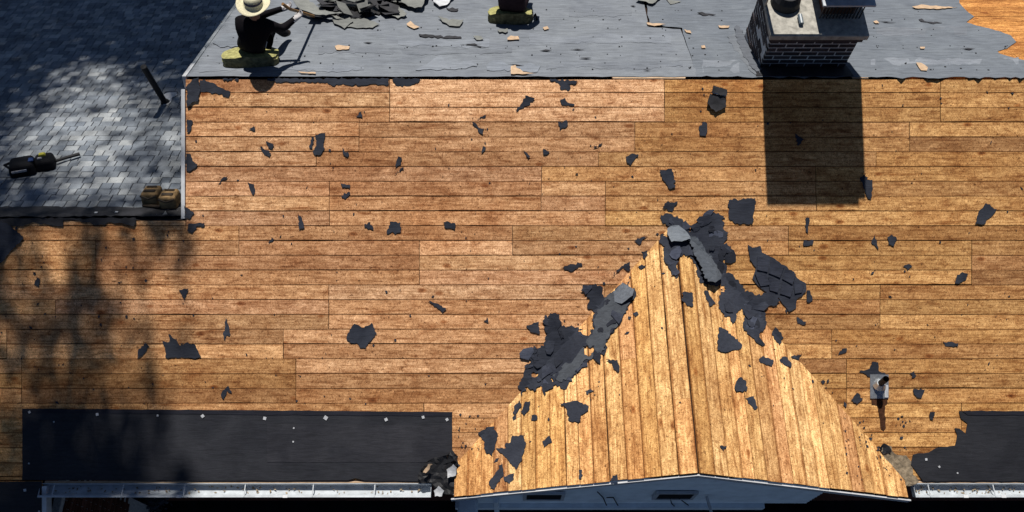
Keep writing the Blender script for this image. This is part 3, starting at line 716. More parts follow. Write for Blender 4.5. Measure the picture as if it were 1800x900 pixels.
# ------------------------------------------------------------------ torn felt scraps on the boards, each its own thing
G = 'torn felt scraps on the roof boards'
SCR = [
 ('long dark felt strip sloping down from the ridge corner at the left end', [(352,141),(363,143),(378,147),(383,152),(405,161),(403,171),(383,165),(363,161),(351,163)], {}),
 ('crumpled black felt flap at the corner of ridge and white rake board', [(329,152),(343,139),(351,137),(352,163),(349,179),(343,179),(330,188)], {'lift': .05}),
 ('dark felt tab on the rake edge, uppermost of the three tabs there', [(329,210),(339,212),(337,224),(333,233),(329,232)], {}),
 ('pointed felt tab with pale tip, middle of the rake edge tabs', [(328,271),(336,271),(339,283),(348,289),(343,296),(333,302),(328,300)], {'lift': .02}),
 ('dark felt tab at the lower end of the white rake board', [(325,362),(342,375),(333,385),(326,384)], {}),
 ('forked black felt scrap just below the corner of the shingled wing', [(332,393),(360,392),(360,397),(345,398),(346,402),(338,410),(330,406)], {}),
 ('small grey felt triangle right of the rake edge', [(437,228),(447,222),(449,229)], {}),
 ('short dark felt scrap just above a parallel grey strip', [(468,248),(482,255),(479,262),(472,260)], {}),
 ('slim grey felt strip tilted down right, below a darker scrap', [(453,257),(463,261),(477,270),(474,276),(465,272)], {}),
 ('tall ragged blue-black felt scrap beside a thin upright sliver', [(555,237),(572,234),(569,250),(571,261),(564,272),(554,273),(550,266),(556,257)], {}),
 ('thin upright black felt sliver left of a tall ragged scrap', [(547,241),(552,241),(549,261),(544,260)], {}),
 ('small hooked felt scrap right of the tall ragged scrap', [(602,260),(608,268),(614,271),(612,276),(604,272)], {}),
 ('thin wavy felt sliver near the left rake, tilted up right', [(384,323),(394,311),(401,310),(399,314),(389,319)], {}),
 ('narrow dark felt scrap pointing up left, near the left rake', [(436,320),(447,324),(449,334),(446,343),(440,334)], {}),
 ('flat felt scrap, upper one of a stacked pair', [(599,322),(616,325),(615,331),(602,330)], {}),
 ('wedge felt scrap, lower one of a stacked pair', [(600,344),(615,337),(616,341),(607,350),(601,347)], {}),
 ('tiny felt triangle in the third board row below the ridge', [(626,205),(635,196),(637,207)], {}),
 ('leaf-shaped felt scrap above a thin slanting splinter', [(700,275),(706,277),(704,290),(694,297)], {}),
 ('thin pale felt splinter under a leaf-shaped scrap', [(694,306),(709,294),(710,297),(697,305)], {}),
 ('thin straight felt splinter above a curved scrap', [(839,209),(854,202),(854,205),(840,210)], {}),
 ('curved felt scrap under a thin straight splinter', [(830,215),(835,216),(841,224),(851,226),(849,236),(840,230)], {}),
 ('small upright felt scrap below the curved scrap', [(846,269),(849,257),(854,259),(850,267)], {}),
 ('large arrow-shaped felt scrap close below the ridge', [(907,195),(915,184),(923,168),(940,173),(929,185)], {}),
 ('grey felt remnant hanging over the ridge edge mid roof', [(966,139),(1015,142),(1012,148),(998,148),(1003,154),(998,160),(986,158),(983,148)], {}),
 ('boot-shaped felt scrap below the hanging ridge remnant', [(984,176),(993,172),(997,180),(1010,183),(1009,186),(989,185)], {}),
 ('square notched felt scrap under the boot-shaped one', [(981,213),(988,216),(996,211),(998,220),(984,229)], {}),
 ('small rounded felt scrap beside a slanting sliver', [(954,262),(966,266),(961,272),(955,272)], {}),
 ('slanting felt sliver left of a small rounded scrap', [(918,262),(932,275),(929,278),(922,268)], {}),
 ('hooked grey felt scrap in mid roof left of the chimney', [(1100,277),(1108,271),(1122,271),(1122,275),(1113,283),(1108,291),(1102,286)], {}),
 ('thin leaf of felt above left of the hooked scrap', [(1043,260),(1059,250),(1056,256)], {}),
 ('upright blue-grey felt scrap below the black striped bundle', [(1228,224),(1237,214),(1243,217),(1243,228),(1240,239),(1230,238)], {}),
 ('folded blue-grey felt scrap with a dark crack across', [(1159,299),(1181,297),(1185,311),(1186,330),(1176,332),(1163,313)], {'lift': .02}),
 ('narrow felt wedge standing on its point, left half of roof', [(524,376),(529,380),(536,400),(526,403)], {}),
 ('small blue-black felt piece just left of a square piece', [(641,393),(651,390),(657,404),(641,400)], {}),
 ('square blue-black felt piece in the middle of the left slope', [(685,390),(704,390),(705,408),(680,411)], {}),
 ('small oblong felt piece right of a square piece', [(779,390),(800,392),(800,403),(783,401)], {}),
 ('tiny slanted felt chip below the narrow wedge', [(472,428),(478,417),(482,421)], {}),
 ('bone-shaped grey felt strip slanting down right', [(753,528),(768,533),(785,543),(778,549),(767,539)], {}),
 ('big star-like black felt scrap alone in mid left slope', [(623,569),(640,576),(654,567),(659,582),(663,586),(659,591),(648,602),(643,612),(633,611),(627,603),(617,603),(609,594),(611,586)], {}),
 ('small upright felt triangle right of the star-like scrap', [(850,564),(856,557),(859,567)], {}),
 ('leaf-like dark felt scrap left of a large ragged one', [(242,631),(243,616),(257,602),(263,609),(253,622)], {}),
 ('large ragged black felt scrap with a horn, lower left slope', [(286,599),(298,601),(297,587),(310,597),(317,607),(327,602),(344,606),(354,627),(340,630),(322,628),(293,629),(290,609)], {}),
 ('tall thin black felt shard, lower left slope', [(397,559),(402,571),(404,591),(399,589),(396,598),(392,587),(396,580)], {}),
 ('small arched felt scrap near the left underlayment', [(389,696),(392,686),(402,678),(408,691),(402,690),(399,686),(394,702)], {}),
 ('black felt triangle pointing down in the dappled shade', [(315,509),(332,507),(324,529)], {}),
 ('small dark felt scrap in the shade at the left', [(61,500),(65,487),(71,490),(69,504)], {}),
 ('large black felt sheet corner at the left edge of the roof', [(-30,385),(4,389),(22,399),(41,415),(38,425),(21,440),(10,455),(4,462),(-30,465)], {'lift': .03}),
 ('forked blue-black felt scrap touching the chimney shadow', [(1511,312),(1521,305),(1523,316),(1533,316),(1533,328),(1531,351),(1525,349),(1517,328)], {}),
 ('large kite-shaped felt scrap at the far right', [(1732,357),(1751,367),(1745,377),(1733,387),(1725,395),(1713,393),(1719,373)], {}),
 ('narrow black felt triangle left of a five-sided piece', [(1531,427),(1537,413),(1543,439)], {}),
 ('five-sided blue-grey felt piece right of a narrow triangle', [(1559,417),(1567,412),(1576,421),(1571,433),(1561,429)], {}),
 ('small diamond felt scrap on a board seam, right slope', [(1587,468),(1597,464),(1603,469),(1595,475)], {}),
 ('oval blue-black felt scrap on the right slope', [(1678,498),(1682,483),(1691,478),(1701,482),(1696,493),(1684,499)], {}),
 ('dark felt scrap lying inside the chimney shadow', [(1397,235),(1413,245),(1402,257)], {}),
 ('thin upright felt strip just below the chimney shadow', [(1415,383),(1422,383),(1420,410),(1416,407)], {}),
 ('small grey felt rectangle on the wide black board gap', [(1412,423),(1430,423),(1428,431),(1412,432)], {}),
 ('square felt piece with a crease beside the chimney shadow', [(1280,352),(1327,348),(1325,372),(1323,394),(1292,393),(1281,384)], {'lift': .012}),
 ('bean-shaped felt scrap just above the gable peak', [(1164,364),(1171,356),(1191,354),(1182,372),(1174,371)], {}),
 ('flat felt triangle left of the gable peak', [(1114,422),(1138,414),(1124,430)], {}),
 ('small four-cornered felt scrap on the left valley near the peak', [(1127,442),(1138,440),(1139,448),(1133,456)], {}),
 ('curled felt strip standing up along the left valley', [(1075,485),(1090,470),(1107,460),(1107,476),(1102,476),(1095,470),(1080,482)], {'lift': .03}),
 ('fish-shaped grey felt scrap left of the gable peak', [(987,470),(1002,464),(1022,462),(1024,467),(1012,472),(1002,477)], {}),
 ('square felt piece left of the big valley felt', [(925,572),(947,565),(949,587),(942,585),(932,583)], {}),
 ('flat dark felt smear up and right of the vent pipe', [(1657,600),(1683,603),(1683,609),(1661,608)], {}),
 ('small felt hook above the silver vent pipe flashing', [(1480,613),(1488,612),(1487,619),(1473,624)], {}),
 ('small dark felt lump below the torn shingle patch', [(1400,557),(1416,565),(1411,571),(1401,568)], {}),
 ('grey felt trapezoid right of the vent pipe', [(1604,684),(1625,684),(1619,699),(1611,698)], {}),
 ('small upright felt tab near the right underlayment', [(1634,724),(1643,724),(1640,738),(1634,736)], {}),
 ('felt remnant sticking out above the vent pipe flashing', [(1510,652),(1528,648),(1532,636),(1543,637),(1544,652),(1560,658),(1528,662)], {}),
 ('small dark felt scrap left of the vent pipe', [(1506,690),(1516,700),(1506,710),(1495,703)], {}),
 ('small felt diamond above the vent, far right of it', [(1598,655),(1606,652),(1610,660),(1602,664)], {}),
 ('torn felt shreds left along the ridge, longest run', [(470,138.5),(540,138.5),(684,138.5),(683,150),(668,149),(650,148),(632,151),(600,149),(588,152),(575,145),(520,144),(490,145),(470,142)], {'off': .004}),
 ('short torn felt run left along the ridge beside the long run', [(690,138.5),(742,138.5),(728,148),(718,151),(700,151),(694,146)], {'off': .004}),
 ('ragged felt bit left on the ridge near its left end', [(392,138.5),(420,138.5),(420,141),(394,142)], {}),
 ('arched felt piece on the gable left slope', [(986,710),(1012,705),(1036,714),(1035,722),(1022,730),(1018,743),(1001,740),(996,718)], {'lift': .03}),
 ('ragged black felt with a white nail at the foot of the left valley', [(840,760),(858,750),(870,750),(876,766),(872,780),(866,802),(856,798),(850,774)], {}),
 ('large grey felt piece low on the gable left slope', [(888,782),(898,778),(902,766),(922,766),(924,786),(918,810),(908,826),(900,816),(886,800),(872,788),(890,788)], {'lift': .02}),
 ('long felt piece at the lowest left corner of the gable', [(860,848),(874,828),(883,814),(886,836),(876,848),(870,860),(863,858)], {}),
 ('rounded felt bit right of the lowest felt piece', [(886,838),(904,832),(904,842),(896,851),(888,846)], {}),
 ('small grey square felt piece on the gable left slope', [(954,776),(966,766),(971,778),(957,786)], {}),
 ('curled felt scrap on the left valley, left of a pair', [(902,726),(906,712),(915,704),(918,712),(912,722),(906,730)], {'lift': .03}),
 ('curled felt scrap on the left valley, right of a pair', [(925,706),(933,706),(930,722),(922,731),(916,724)], {'lift': .02}),
 ('tiny felt square below the curled valley pair', [(935,730),(944,730),(945,738),(934,739)], {}),
 ('black felt triangle near the top of the gable left slope', [(1067,633),(1086,633),(1090,644),(1088,655)], {'lift': .02}),
 ('small tailed felt scrap above the arched piece', [(1028,686),(1046,687),(1034,694)], {}),
 ('thin upright felt tab near the gable left edge', [(1018,826),(1024,826),(1023,842),(1018,842)], {}),
 ('grey felt square at the very edge of the gable', [(1077,836),(1086,834),(1087,846),(1075,846)], {}),
 ('small felt sliver under the big patch on the right', [(1417,510),(1423,510),(1428,524),(1422,532),(1418,531)], {}),
 ('five-cornered felt scrap on the gable ridge', [(1201,513),(1217,516),(1217,539),(1207,538),(1198,527)], {}),
 ('large felt triangle on the gable right slope', [(1262,576),(1273,579),(1304,607),(1302,613),(1273,620),(1260,616)], {}),
 ('felt scrap pointing up left on the right valley', [(1356,589),(1361,573),(1377,593),(1369,607)], {}),
 ('lozenge felt scrap on the gable right slope by the valley', [(1333,631),(1340,626),(1358,633),(1356,644),(1336,638)], {}),
 ('tapered felt scrap on the right valley line', [(1373,629),(1380,627),(1390,638),(1389,647),(1376,640)], {}),
 ('felt shred right of the right valley line', [(1389,627),(1409,622),(1402,633)], {}),
 ('arch-shaped felt scrap in the middle of the gable right slope', [(1290,684),(1293,671),(1301,663),(1311,671),(1311,689),(1293,689)], {'lift': .02}),
 ('slanted oblong felt scrap below the arch-shaped one', [(1309,700),(1324,697),(1331,716),(1325,721)], {}),
 ('tiny felt trapezoid low beside the gable ridge', [(1264,784),(1276,784),(1271,793)], {}),
 ('crooked felt shred right of the gable ridge', [(1236,512),(1243,512),(1250,524),(1257,534),(1246,539)], {}),
 ('small grey felt leaf at the top of the gable left slope', [(1122,469),(1136,467),(1128,474)], {}),
]
for lab, pl, kw in SCR:
    o = sheet('felt_scrap', pl, 'drape', 'felt_scrap', None, amp=1.3, seg=3.2, **kw)
    tag(o, lab, 'felt scrap', G)

# the big valley patches
L1 = [(1031,505),(1043,500),(1057,503),(1061,522),(1078,513),(1097,498),(1119,514),(1117,523),(1098,552),(1092,568),(1078,586),(1068,597),(1066,617),(1052,628),(1026,638),(1010,660),(996,684),(974,678),(958,696),(952,676),(940,688),(928,680),(918,697),(910,678),(920,660),(924,642),(934,634),(921,627),(932,614),(946,612),(958,600),(957,568),(967,550),(983,553),(988,573),(1017,575),(1023,588),(1035,591),(1046,577),(1041,563),(1047,550),(1032,541),(1036,527),(1029,515)]
o = sheet('valley_felt', L1, 'drape', 'felt_scrap', None, .004, .016, .003, 3.2, 2.2, 7, holes=[[(929,658),(938,653),(947,656),(944,663),(932,664)], [(968,666),(975,659),(986,658),(983,667),(972,672)], [(1026,610),(1033,602),(1036,612),(1046,608),(1047,616),(1035,628),(1028,624)]], fold=.02)
tag(o, 'long torn felt covering the upper left valley of the gable', 'felt')
o = sheet('felt_layer', [(1062,523),(1078,514),(1097,500),(1117,516),(1097,552),(1090,568),(1076,586),(1066,598),(1064,616),(1050,626),(1026,636),(1008,660),(985,672),(972,660),(990,648),(984,630),(1002,618),(1018,598),(1036,594),(1048,578),(1044,563),(1050,548),(1062,540)], 'drape', 'felt_worn', None, .010, .014, .003, 3.5, 2.4, 7, holes=[[(1026,610),(1033,602),(1036,612),(1046,608),(1047,616),(1035,628),(1028,624)]], fold=.012)
tag(o, 'greyer second felt layer on the gable side of the left valley', 'felt'); o.color = (.36, .37, .39, 1)
def fl(px, py): return max(0, (px - 1082) / 36) * .075
o = sheet('felt_flap', [(1079,514),(1097,499),(1119,514),(1116,524),(1104,531),(1095,536),(1081,531)], 'drape', 'felt_worn', None, .012, .01, .003, 5, .6, 7, liftfn=fl)
tag(o, 'lifted pale grey felt flap at the top of the left valley felt', 'felt'); o.color = (.9, .92, .95, 1)
R1 = [(1162,378),(1178,376),(1196,384),(1208,398),(1211,408),(1224,394),(1230,384),(1240,378),(1252,372),(1272,380),(1272,404),(1279,418),(1272,430),(1285,433),(1286,454),(1270,458),(1278,468),(1276,480),(1288,482),(1300,498),(1304,507),(1316,513),(1336,520),(1349,512),(1366,517),(1366,536),(1342,541),(1346,558),(1344,576),(1336,584),(1332,604),(1318,591),(1306,578),(1307,560),(1303,542),(1296,549),(1293,562),(1287,569),(1282,556),(1272,556),(1262,531),(1267,518),(1276,508),(1267,498),(1258,504),(1247,502),(1231,498),(1224,480),(1222,464),(1208,449),(1190,450),(1192,488),(1188,490),(1180,476),(1169,458),(1166,438),(1170,434),(1159,424),(1160,414),(1174,418),(1177,398),(1162,386)]
o = sheet('valley_felt', R1, 'drape', 'felt_scrap', None, .004, .016, .003, 3.2, 2.2, 7, holes=[[(1241,411),(1250,409),(1264,408),(1265,414),(1254,413),(1246,417)]], fold=.025)
tag(o, 'torn felt draped over the gable peak and upper right valley', 'felt')
def tatter(px, py, size, tilt, lab, grp, rv, up=.02):
    p, nr = drape(px, py); p = p + nr * (up + rv.uniform(0, .016))
    nn = (nr + Vector((rv.gauss(0, tilt), rv.gauss(0, tilt), rv.gauss(0, tilt)))).normalized()
    d1 = nn.orthogonal().normalized(); d2 = nn.cross(d1); a0 = rv.uniform(0, 6.28); m = rv.choice([7, 8, 9, 11]); el = rv.uniform(.5, .95)
    q = []
    for i in range(m):
        a = a0 + 2 * math.pi * i / m; r = size * rv.uniform(.45, 1.25)
        x, y = math.cos(a) * r, math.sin(a) * r * el; ca, sa = math.cos(a0 * 1.7), math.sin(a0 * 1.7)
        q.append(p + d1 * (x * ca - y * sa) + d2 * (x * sa + y * ca) + nn * rv.uniform(-.003, .006))
    V = [p + nn * .002] + q + [p - nn * .002] + [v_ - nn * .004 for v_ in q]
    Fc = [(0, i + 1, (i + 1) % m + 1) for i in range(m)] + [(m + 1, m + 2 + (i + 1) % m, m + 2 + i) for i in range(m)] + [(i + 1, m + 2 + i, m + 2 + (i + 1) % m, (i + 1) % m + 1) for i in range(m)]
    o = mesh('shingle_piece', V, Fc, M['felt_scrap']); g = rv.choice([.6, .7, .85, 1.0, 1.2, 1.5, 2.0]); o.color = (g, g, g * 1.02, 1)
    return tag(o, lab, 'torn shingle', grp)
rv = random.Random(21)
for poly, n_, lab, grp in ((L1, 34, 'torn shingle piece on the felt of the left gable valley', 'pieces on the left valley felt'), (R1, 36, 'torn shingle piece on the felt of peak and right gable valley', 'pieces on the right valley felt')):
    xs = [p[0] for p in poly]; ys = [p[1] for p in poly]; c_ = 0
    while c_ < n_:
        x, y = rv.uniform(min(xs), max(xs)), rv.uniform(min(ys), max(ys))
        if inside((x, y), poly): tatter(x, y, rv.uniform(.04, .125), .06, lab, grp, rv, .010); c_ += 1
# rolled felt lying on it
def rl(px, py):
    ax, ay, bx, by = 1216, 418, 1246, 490; L = math.hypot(bx - ax, by - ay); d = ((px - ax) * (by - ay) - (py - ay) * (bx - ax)) / L
    t = ((px - ax) * (bx - ax) + (py - ay) * (by - ay)) / L / L
    return math.sqrt(max(0, 1 - (d / 19) ** 2)) * (.03 + .06 * min(1, max(0, t)))
o = sheet('felt_roll', [(1206,420),(1214,414),(1226,420),(1238,440),(1252,452),(1262,474),(1260,492),(1246,503),(1232,494),(1226,472),(1214,446)], 'drape', 'felt_worn', None, .008, .03, .003, 3.2, 1.8, 5, liftfn=rl, freq=18); o.color = (.44, .46, .49, 1)
tag(o, 'pale grey curled felt lying right of the gable peak', 'felt roll')
o = sheet('felt_flap', [(1175,400),(1190,398),(1203,412),(1208,424),(1196,427),(1184,430),(1176,416)], 'drape', 'felt_worn', None, .02, .04, .003, 4, .8, 6, liftfn=lambda x, y: max(0, (y - 400) / 28) * .04)
tag(o, 'crinkled pale felt flap right on the gable peak', 'felt'); o.color = (.85, .88, .9, 1)
# patch of old shingles on the right valley: backing sheet with its tabs
R2 = [(1314,430),(1322,435),(1336,432),(1339,444),(1356,452),(1396,478),(1400,488),(1416,498),(1416,513),(1400,526),(1399,541),(1386,548),(1369,524),(1349,514),(1336,506),(1322,489),(1328,470),(1317,456)]
pt = sheet('shingle_patch', R2, 'drape', 'felt_scrap', None, .006, .012, .005, 5, 1.0, 9)
tag(pt, 'patch of old black shingles still lying right of the gable', 'shingle patch')
for q in ([(1330,450),(1352,456),(1348,478),(1330,474)], [(1354,456),(1378,468),(1370,488),(1350,480)], [(1380,472),(1398,482),(1392,500),(1374,490)], [(1326,480),(1346,484),(1354,500),(1336,503)], [(1350,486),(1370,494),(1366,514),(1352,510)], [(1374,496),(1394,504),(1388,522),(1370,516)], [(1394,494),(1412,500),(1408,514),(1396,516)]):
    t_ = sheet('tab', q, 'drape', 'felt_scrap', pt, .016, .016, .005, 9, .4, 14); t_.color = (1.05, 1.05, 1.1, 1)
# corner debris at the valley feet
o = sheet('crumpled_felt', [(735,838),(742,822),(758,806),(778,800),(796,790),(806,800),(803,822),(808,850),(802,868),(778,868),(764,856),(756,846),(742,848)], 'main', 'tar', None, .008, .11, .003, 5, 2.0, 6, freq=16)
tag(o, 'crumpled tarred felt at the foot of the left valley beside the gutter', 'felt')
for lab, pl in (('pale torn metal shred in the left valley debris, right one', [(786,822),(798,812),(804,818),(802,832),(788,836)]), ('white metal shred at the end of the left gutter', [(764,858),(772,850),(782,858),(778,868),(766,868)]), ('yellowish splinter at the top of the left valley debris', [(745,826),(754,812),(762,812),(754,824)])):
    tag(sheet('metal_shred', pl, 'main', 'cap_plastic' if 'yellow' not in lab else 'chip_wood', None, .09, .05, .003, 4, 1.2, 5), lab, 'debris')
o = sheet('valley_crust', [(1545,788),(1556,780),(1566,784),(1572,797),(1592,800),(1600,818),(1613,846),(1602,853),(1580,852),(1570,838),(1566,818),(1552,802)], 'main', 'grey_crust', None, .006, .035, .003, 5, 1.6, 6, freq=20)
tag(o, 'grey brown crust of old tar at the foot of the right valley', 'debris')
o = sheet('tar_lump', [(1543,786),(1552,778),(1562,784),(1564,794),(1550,797)], 'main', 'tar', None, .012, .05, .003, 4, 1.6, 5, freq=20)
tag(o, 'black tar lump on the crust in the right valley', 'debris')
# striped black bundle below the ridge
bd = tag(empty('shingle_bundle', hit(1260, 175, 'main')), 'black striped bundle of folded shingles below the chimney, left of it', 'shingle bundle')
for i, (pl, m_) in enumerate((([(1247,166),(1274,172),(1275,189),(1257,198),(1242,183)], 'flash_black'), ([(1252,152),(1276,159),(1275,170),(1249,164)], 'flash_black'))):
    sheet('folded_shingle', pl, 'main', m_, bd, .01 + .02 * i, .03, .02, 5, .8, 8)
sheet('white_edge', [(1250,163),(1275,169),(1275,171),(1250,165)], 'main', 'cap_plastic', bd, .052, .004, .002, 8, .2, 9)

# crumbs too small to pick apart
cr = MB()
def crumb(px, py, s, sz):
    p, nr = surf(px, py, s)
    a = random.uniform(0, 6.28); e1 = (nr.orthogonal().normalized()); e2 = nr.cross(e1)
    d1 = e1 * math.cos(a) + e2 * math.sin(a); d2 = nr.cross(d1)
    r1, r2 = sz * random.uniform(.5, 1.3), sz * random.uniform(.25, .8)
    q = [p + d1 * r1 + nr * .007, p + d2 * r2 + nr * random.uniform(.006, .016), p - d1 * r1 * random.uniform(.5, 1) + nr * .007, p - d2 * r2 + nr * random.uniform(.006, .012)]
    cr.slab(q, nr, .0035)
for k in range(230):
    x, y = random.uniform(335, 1800), random.uniform(145, 715)
    if 1335 < x < 1505 and y < 360 and random.random() < .6: continue
    crumb(x, y, 'drape', random.choice([.008, .010, .013, .018, .024]))
for k in range(70): crumb(random.uniform(0, 330), random.uniform(400, 715), 'main', random.choice([.01, .015, .025]))
for k in range(64):                                       # along the valleys
    t = random.random(); sd = random.choice((-1, 1))
    x = 1195 + sd * 380 * t + random.gauss(0, 26); y = 395 + 455 * t + random.gauss(0, 22)
    crumb(x, y, 'drape', random.choice([.012, .02, .03, .04, .05]))
for k in range(26): crumb(random.uniform(800, 860), random.uniform(725, 800), 'drape', random.choice([.01, .02]))
for k in range(60): crumb(random.uniform(1480, 1600), random.uniform(730, 845), 'drape', random.choice([.01, .02, .025]))
o = cr.build('felt_crumbs', M['felt_scrap']); tag(o, 'fine black felt crumbs strewn over the roof boards', 'felt crumbs', None, 'stuff')
nl = MB()
for k in range(230):
    x = 340 + 25 * random.randrange(0, 58) + jit(5); y = random.choice([20, 38, 52, 66, 84, 98, 112, 122]) + jit(3)
    if 1280 < x < 1530: continue
    p = hit(x, y, 'back') + NB * .018; s_ = random.choice([.005, .007, .010])
    nl.slab([p - XA * s_ - DNB * s_, p + XA * s_ - DNB * s_, p + XA * s_ + DNB * s_, p - XA * s_ + DNB * s_][::-1], NB, .004)
o = nl.build('nail_heads', M['tar'], back); o['kind'] = 'stuff'

# ------------------------------------------------------------------ torn shingles and chips on the back slope
G2 = 'torn shingles and felt thrown on the back slope'
BS = [
 ('heap of black torn felt at the top behind the seated worker', [(545,-30),(705,-30),(700,10),(688,22),(655,30),(620,36),(592,32),(570,16)], 'tar', .07, .012),
 ('grey green torn shingle leaning on the black heap', [(690,-6),(757,-6),(752,8),(742,23),(718,20),(702,14)], 'torn_shingle', .12, .05),
 ('pale underside of a curled shingle at the top edge', [(760,-6),(804,-6),(786,14),(773,18),(762,10)], 'cap_plastic', .10, .03),
 ('small grey shingle shard below the black heap', [(688,14),(702,16),(716,32),(700,37),(689,33)], 'torn_shingle', .06, .02),
 ('big brownish shingle flap being prised up by the shovel', [(517,15),(540,9),(556,22),(580,34),(604,38),(575,41),(548,36),(530,30)], 'torn_shingle', .05, .10),
 ('flat grey shingle lying below the prised flap', [(594,38),(640,36),(668,46),(655,53),(606,50)], 'torn_shingle', .03, .02),
 ('pale ragged shingle right of the prised flap', [(584,34),(612,30),(622,44),(606,54),(588,46)], 'torn_shingle', .06, .02),
 ('long thin dark wrinkle of felt below the heap', [(736,62),(760,63),(810,67),(812,69),(780,69),(738,66)], 'flash_black', .02, .01),
 ('ragged grey felt tatter below the pale curled shingle', [(770,35),(815,39),(808,50),(790,49),(778,43)], 'torn_shingle', .05, .02),
 ('pale folded shingle at the top between worker and chimney', [(1117,6),(1130,-8),(1166,-8),(1160,2),(1146,13)], 'torn_shingle', .05, .04),
 ('small dark felt fold right of the pale folded shingle', [(1170,0),(1184,3),(1197,6),(1178,10)], 'torn_shingle', .04, .01),
 ('brown shingle piece beside the worker in the straw hat', [(484,44),(512,42),(505,54),(488,55)], 'torn_shingle', .03, .02),
 ('dark felt crack curl left of the chimney foot', [(1225,26),(1234,23),(1258,29),(1240,30)], 'flash_black', .03, .01),
 ('dark torn slit of felt right of the chimney', [(1614,36),(1636,40),(1656,42),(1640,44),(1618,40)], 'flash_black', .01, .01),
 ('grey shingle chip right of the heap, below it', [(784,16),(806,18),(804,22),(788,20)], 'flash_black', .03, .01),
 ('curled pale felt edge below the second worker', [(874,56),(892,54),(893,59),(878,61)], 'torn_shingle', .03, .02),
 ('small pale felt curl left of the wood chip', [(832,68),(846,67),(850,73),(838,74)], 'torn_shingle', .03, .02),
]
for lab, pl, m_, lf, of in BS:
    o = sheet('torn_shingle', pl, 'back', m_, None, of, lf, .004, 5, 1.4, 6, freq=11); o.color = (1, 1, 1, 1)
    tag(o, lab, 'torn shingle', G2)
rh = random.Random(8)
for k in range(34):
    x = rh.uniform(565, 700); y = rh.uniform(-14, 34) - abs(x - 640) * .10
    p = hit(x, y, 'back') + NB * rh.uniform(.05, .16); a = rh.uniform(0, 3.1); w_, l_ = rh.uniform(.05, .12), rh.uniform(.09, .2)
    nn = (NB + Vector((rh.gauss(0, .35), rh.gauss(0, .35), 0))).normalized()
    d1 = (XA * math.cos(a) + DNB * math.sin(a)); d1 = (d1 - nn * d1.dot(nn)).normalized(); d2 = nn.cross(d1)
    q = [p - d1 * l_ - d2 * w_ * rh.uniform(.6, 1), p + d1 * l_ * rh.uniform(.6, 1) - d2 * w_, p + d1 * l_ + d2 * w_ * rh.uniform(.5, 1), p - d1 * l_ * .1 + d2 * w_ * 1.3, p - d1 * l_ + d2 * w_]
    V = q + [v_ - nn * .006 for v_ in q]
    o = MB().add(V, [(0, 1, 2, 3, 4), (9, 8, 7, 6, 5)] + [(i, i + 5, (i + 1) % 5 + 5, (i + 1) % 5) for i in range(5)]).build('shingle_piece', M['flash_black' if rh.random() < .68 else 'torn_shingle']); o.color = (.8, .8, .8, 1)
    tag(o, 'torn shingle piece in the dark heap behind the straw hat worker', 'torn shingle', 'shingle pieces in the heap')
for lab, pl in (
 ('pinkish wood chip on the felt right of the straw hat worker', [(589,85),(595,82),(615,85),(614,90),(592,91)]),
 ('pale wood chip with a tail below the black heap', [(715,45),(722,40),(729,47),(738,51),(728,54),(716,48)]),
 ('half-round pale wood chip below the second worker', [(892,70),(898,66),(911,67),(913,73),(892,74)]),
 ('small pink wood chip right of the second worker', [(954,52),(962,49),(965,54),(957,56)]),
 ('long splinter of wood in mid back slope', [(1136,43),(1158,44),(1170,46),(1150,49),(1138,47)]),
 ('small pale chip right of the felt sheet edge', [(1202,55),(1213,57),(1215,62),(1206,60)]),
 ('stepped pale wood exposed at the ridge, middle', [(898,120),(906,118),(908,123),(914,125),(920,130),(943,133),(898,134)]),
 ('thin pale wood strip at the ridge below the straw hat worker', [(524,129),(556,131),(555,133.5),(530,132)]),
 ('long bare wood slit in the felt right of the chimney', [(1602,15),(1618,11),(1650,14),(1682,16),(1650,19),(1608,18)]),
 ('pink angular wood chip right of the chimney', [(1609,114),(1618,114),(1630,122),(1628,128),(1618,127)]),
 ('small pale chip beside the chimney cap', [(1534,41),(1540,39),(1545,44),(1538,44)]),
 ('small pale chip in the felt far right', [(1616,86),(1625,86),(1624,89),(1617,89)]),
 ('pale shred left of the chimney foot', [(1262,48),(1282,49),(1280,52),(1264,52)]),
 ('tiny pale chip left of the chimney', [(1232,84),(1238,83),(1240,88),(1233,88)]),
):
    tag(sheet('wood_chip', pl, 'back', 'chip_wood', None, .022, .012, .004, 5, .6, 6), lab, 'wood chip', 'wood chips on the back slope felt')

# ------------------------------------------------------------------ people
def skin_body(name, verts, edges, radii, root, mats, mat_of, parent=None, loc=Vector(), rz=0.0, sub=2):
    me = bpy.data.meshes.new(name); me.from_pydata(verts, edges, []); o = bpy.data.objects.new(name, me); COL.objects.link(o)
    m = o.modifiers.new('skin', 'SKIN'); m.use_smooth_shade = True
    lay = me.skin_vertices[0].data if me.skin_vertices else None
    for i, r in enumerate(radii):
        lay[i].radius = (r, r) if not isinstance(r, tuple) else r
        lay[i].use_root = (i == root)
    s = o.modifiers.new('sub', 'SUBSURF'); s.levels = sub; s.render_levels = sub
    dg = bpy.context.evaluated_depsgraph_get(); dg.update()
    me2 = bpy.data.meshes.new_from_object(o.evaluated_get(dg)); me2.name = name
    bpy.data.objects.remove(o); bpy.data.meshes.remove(me)
    me2.materials.clear()
    for mm in mats: me2.materials.append(mm)
    for p in me2.polygons: p.material_index = mat_of(p.center); p.use_smooth = True
    o = bpy.data.objects.new(name, me2); COL.objects.link(o)
    o.matrix_basis = Matrix.Translation(loc) @ Matrix.Rotation(rz, 4, 'Z')
    return o
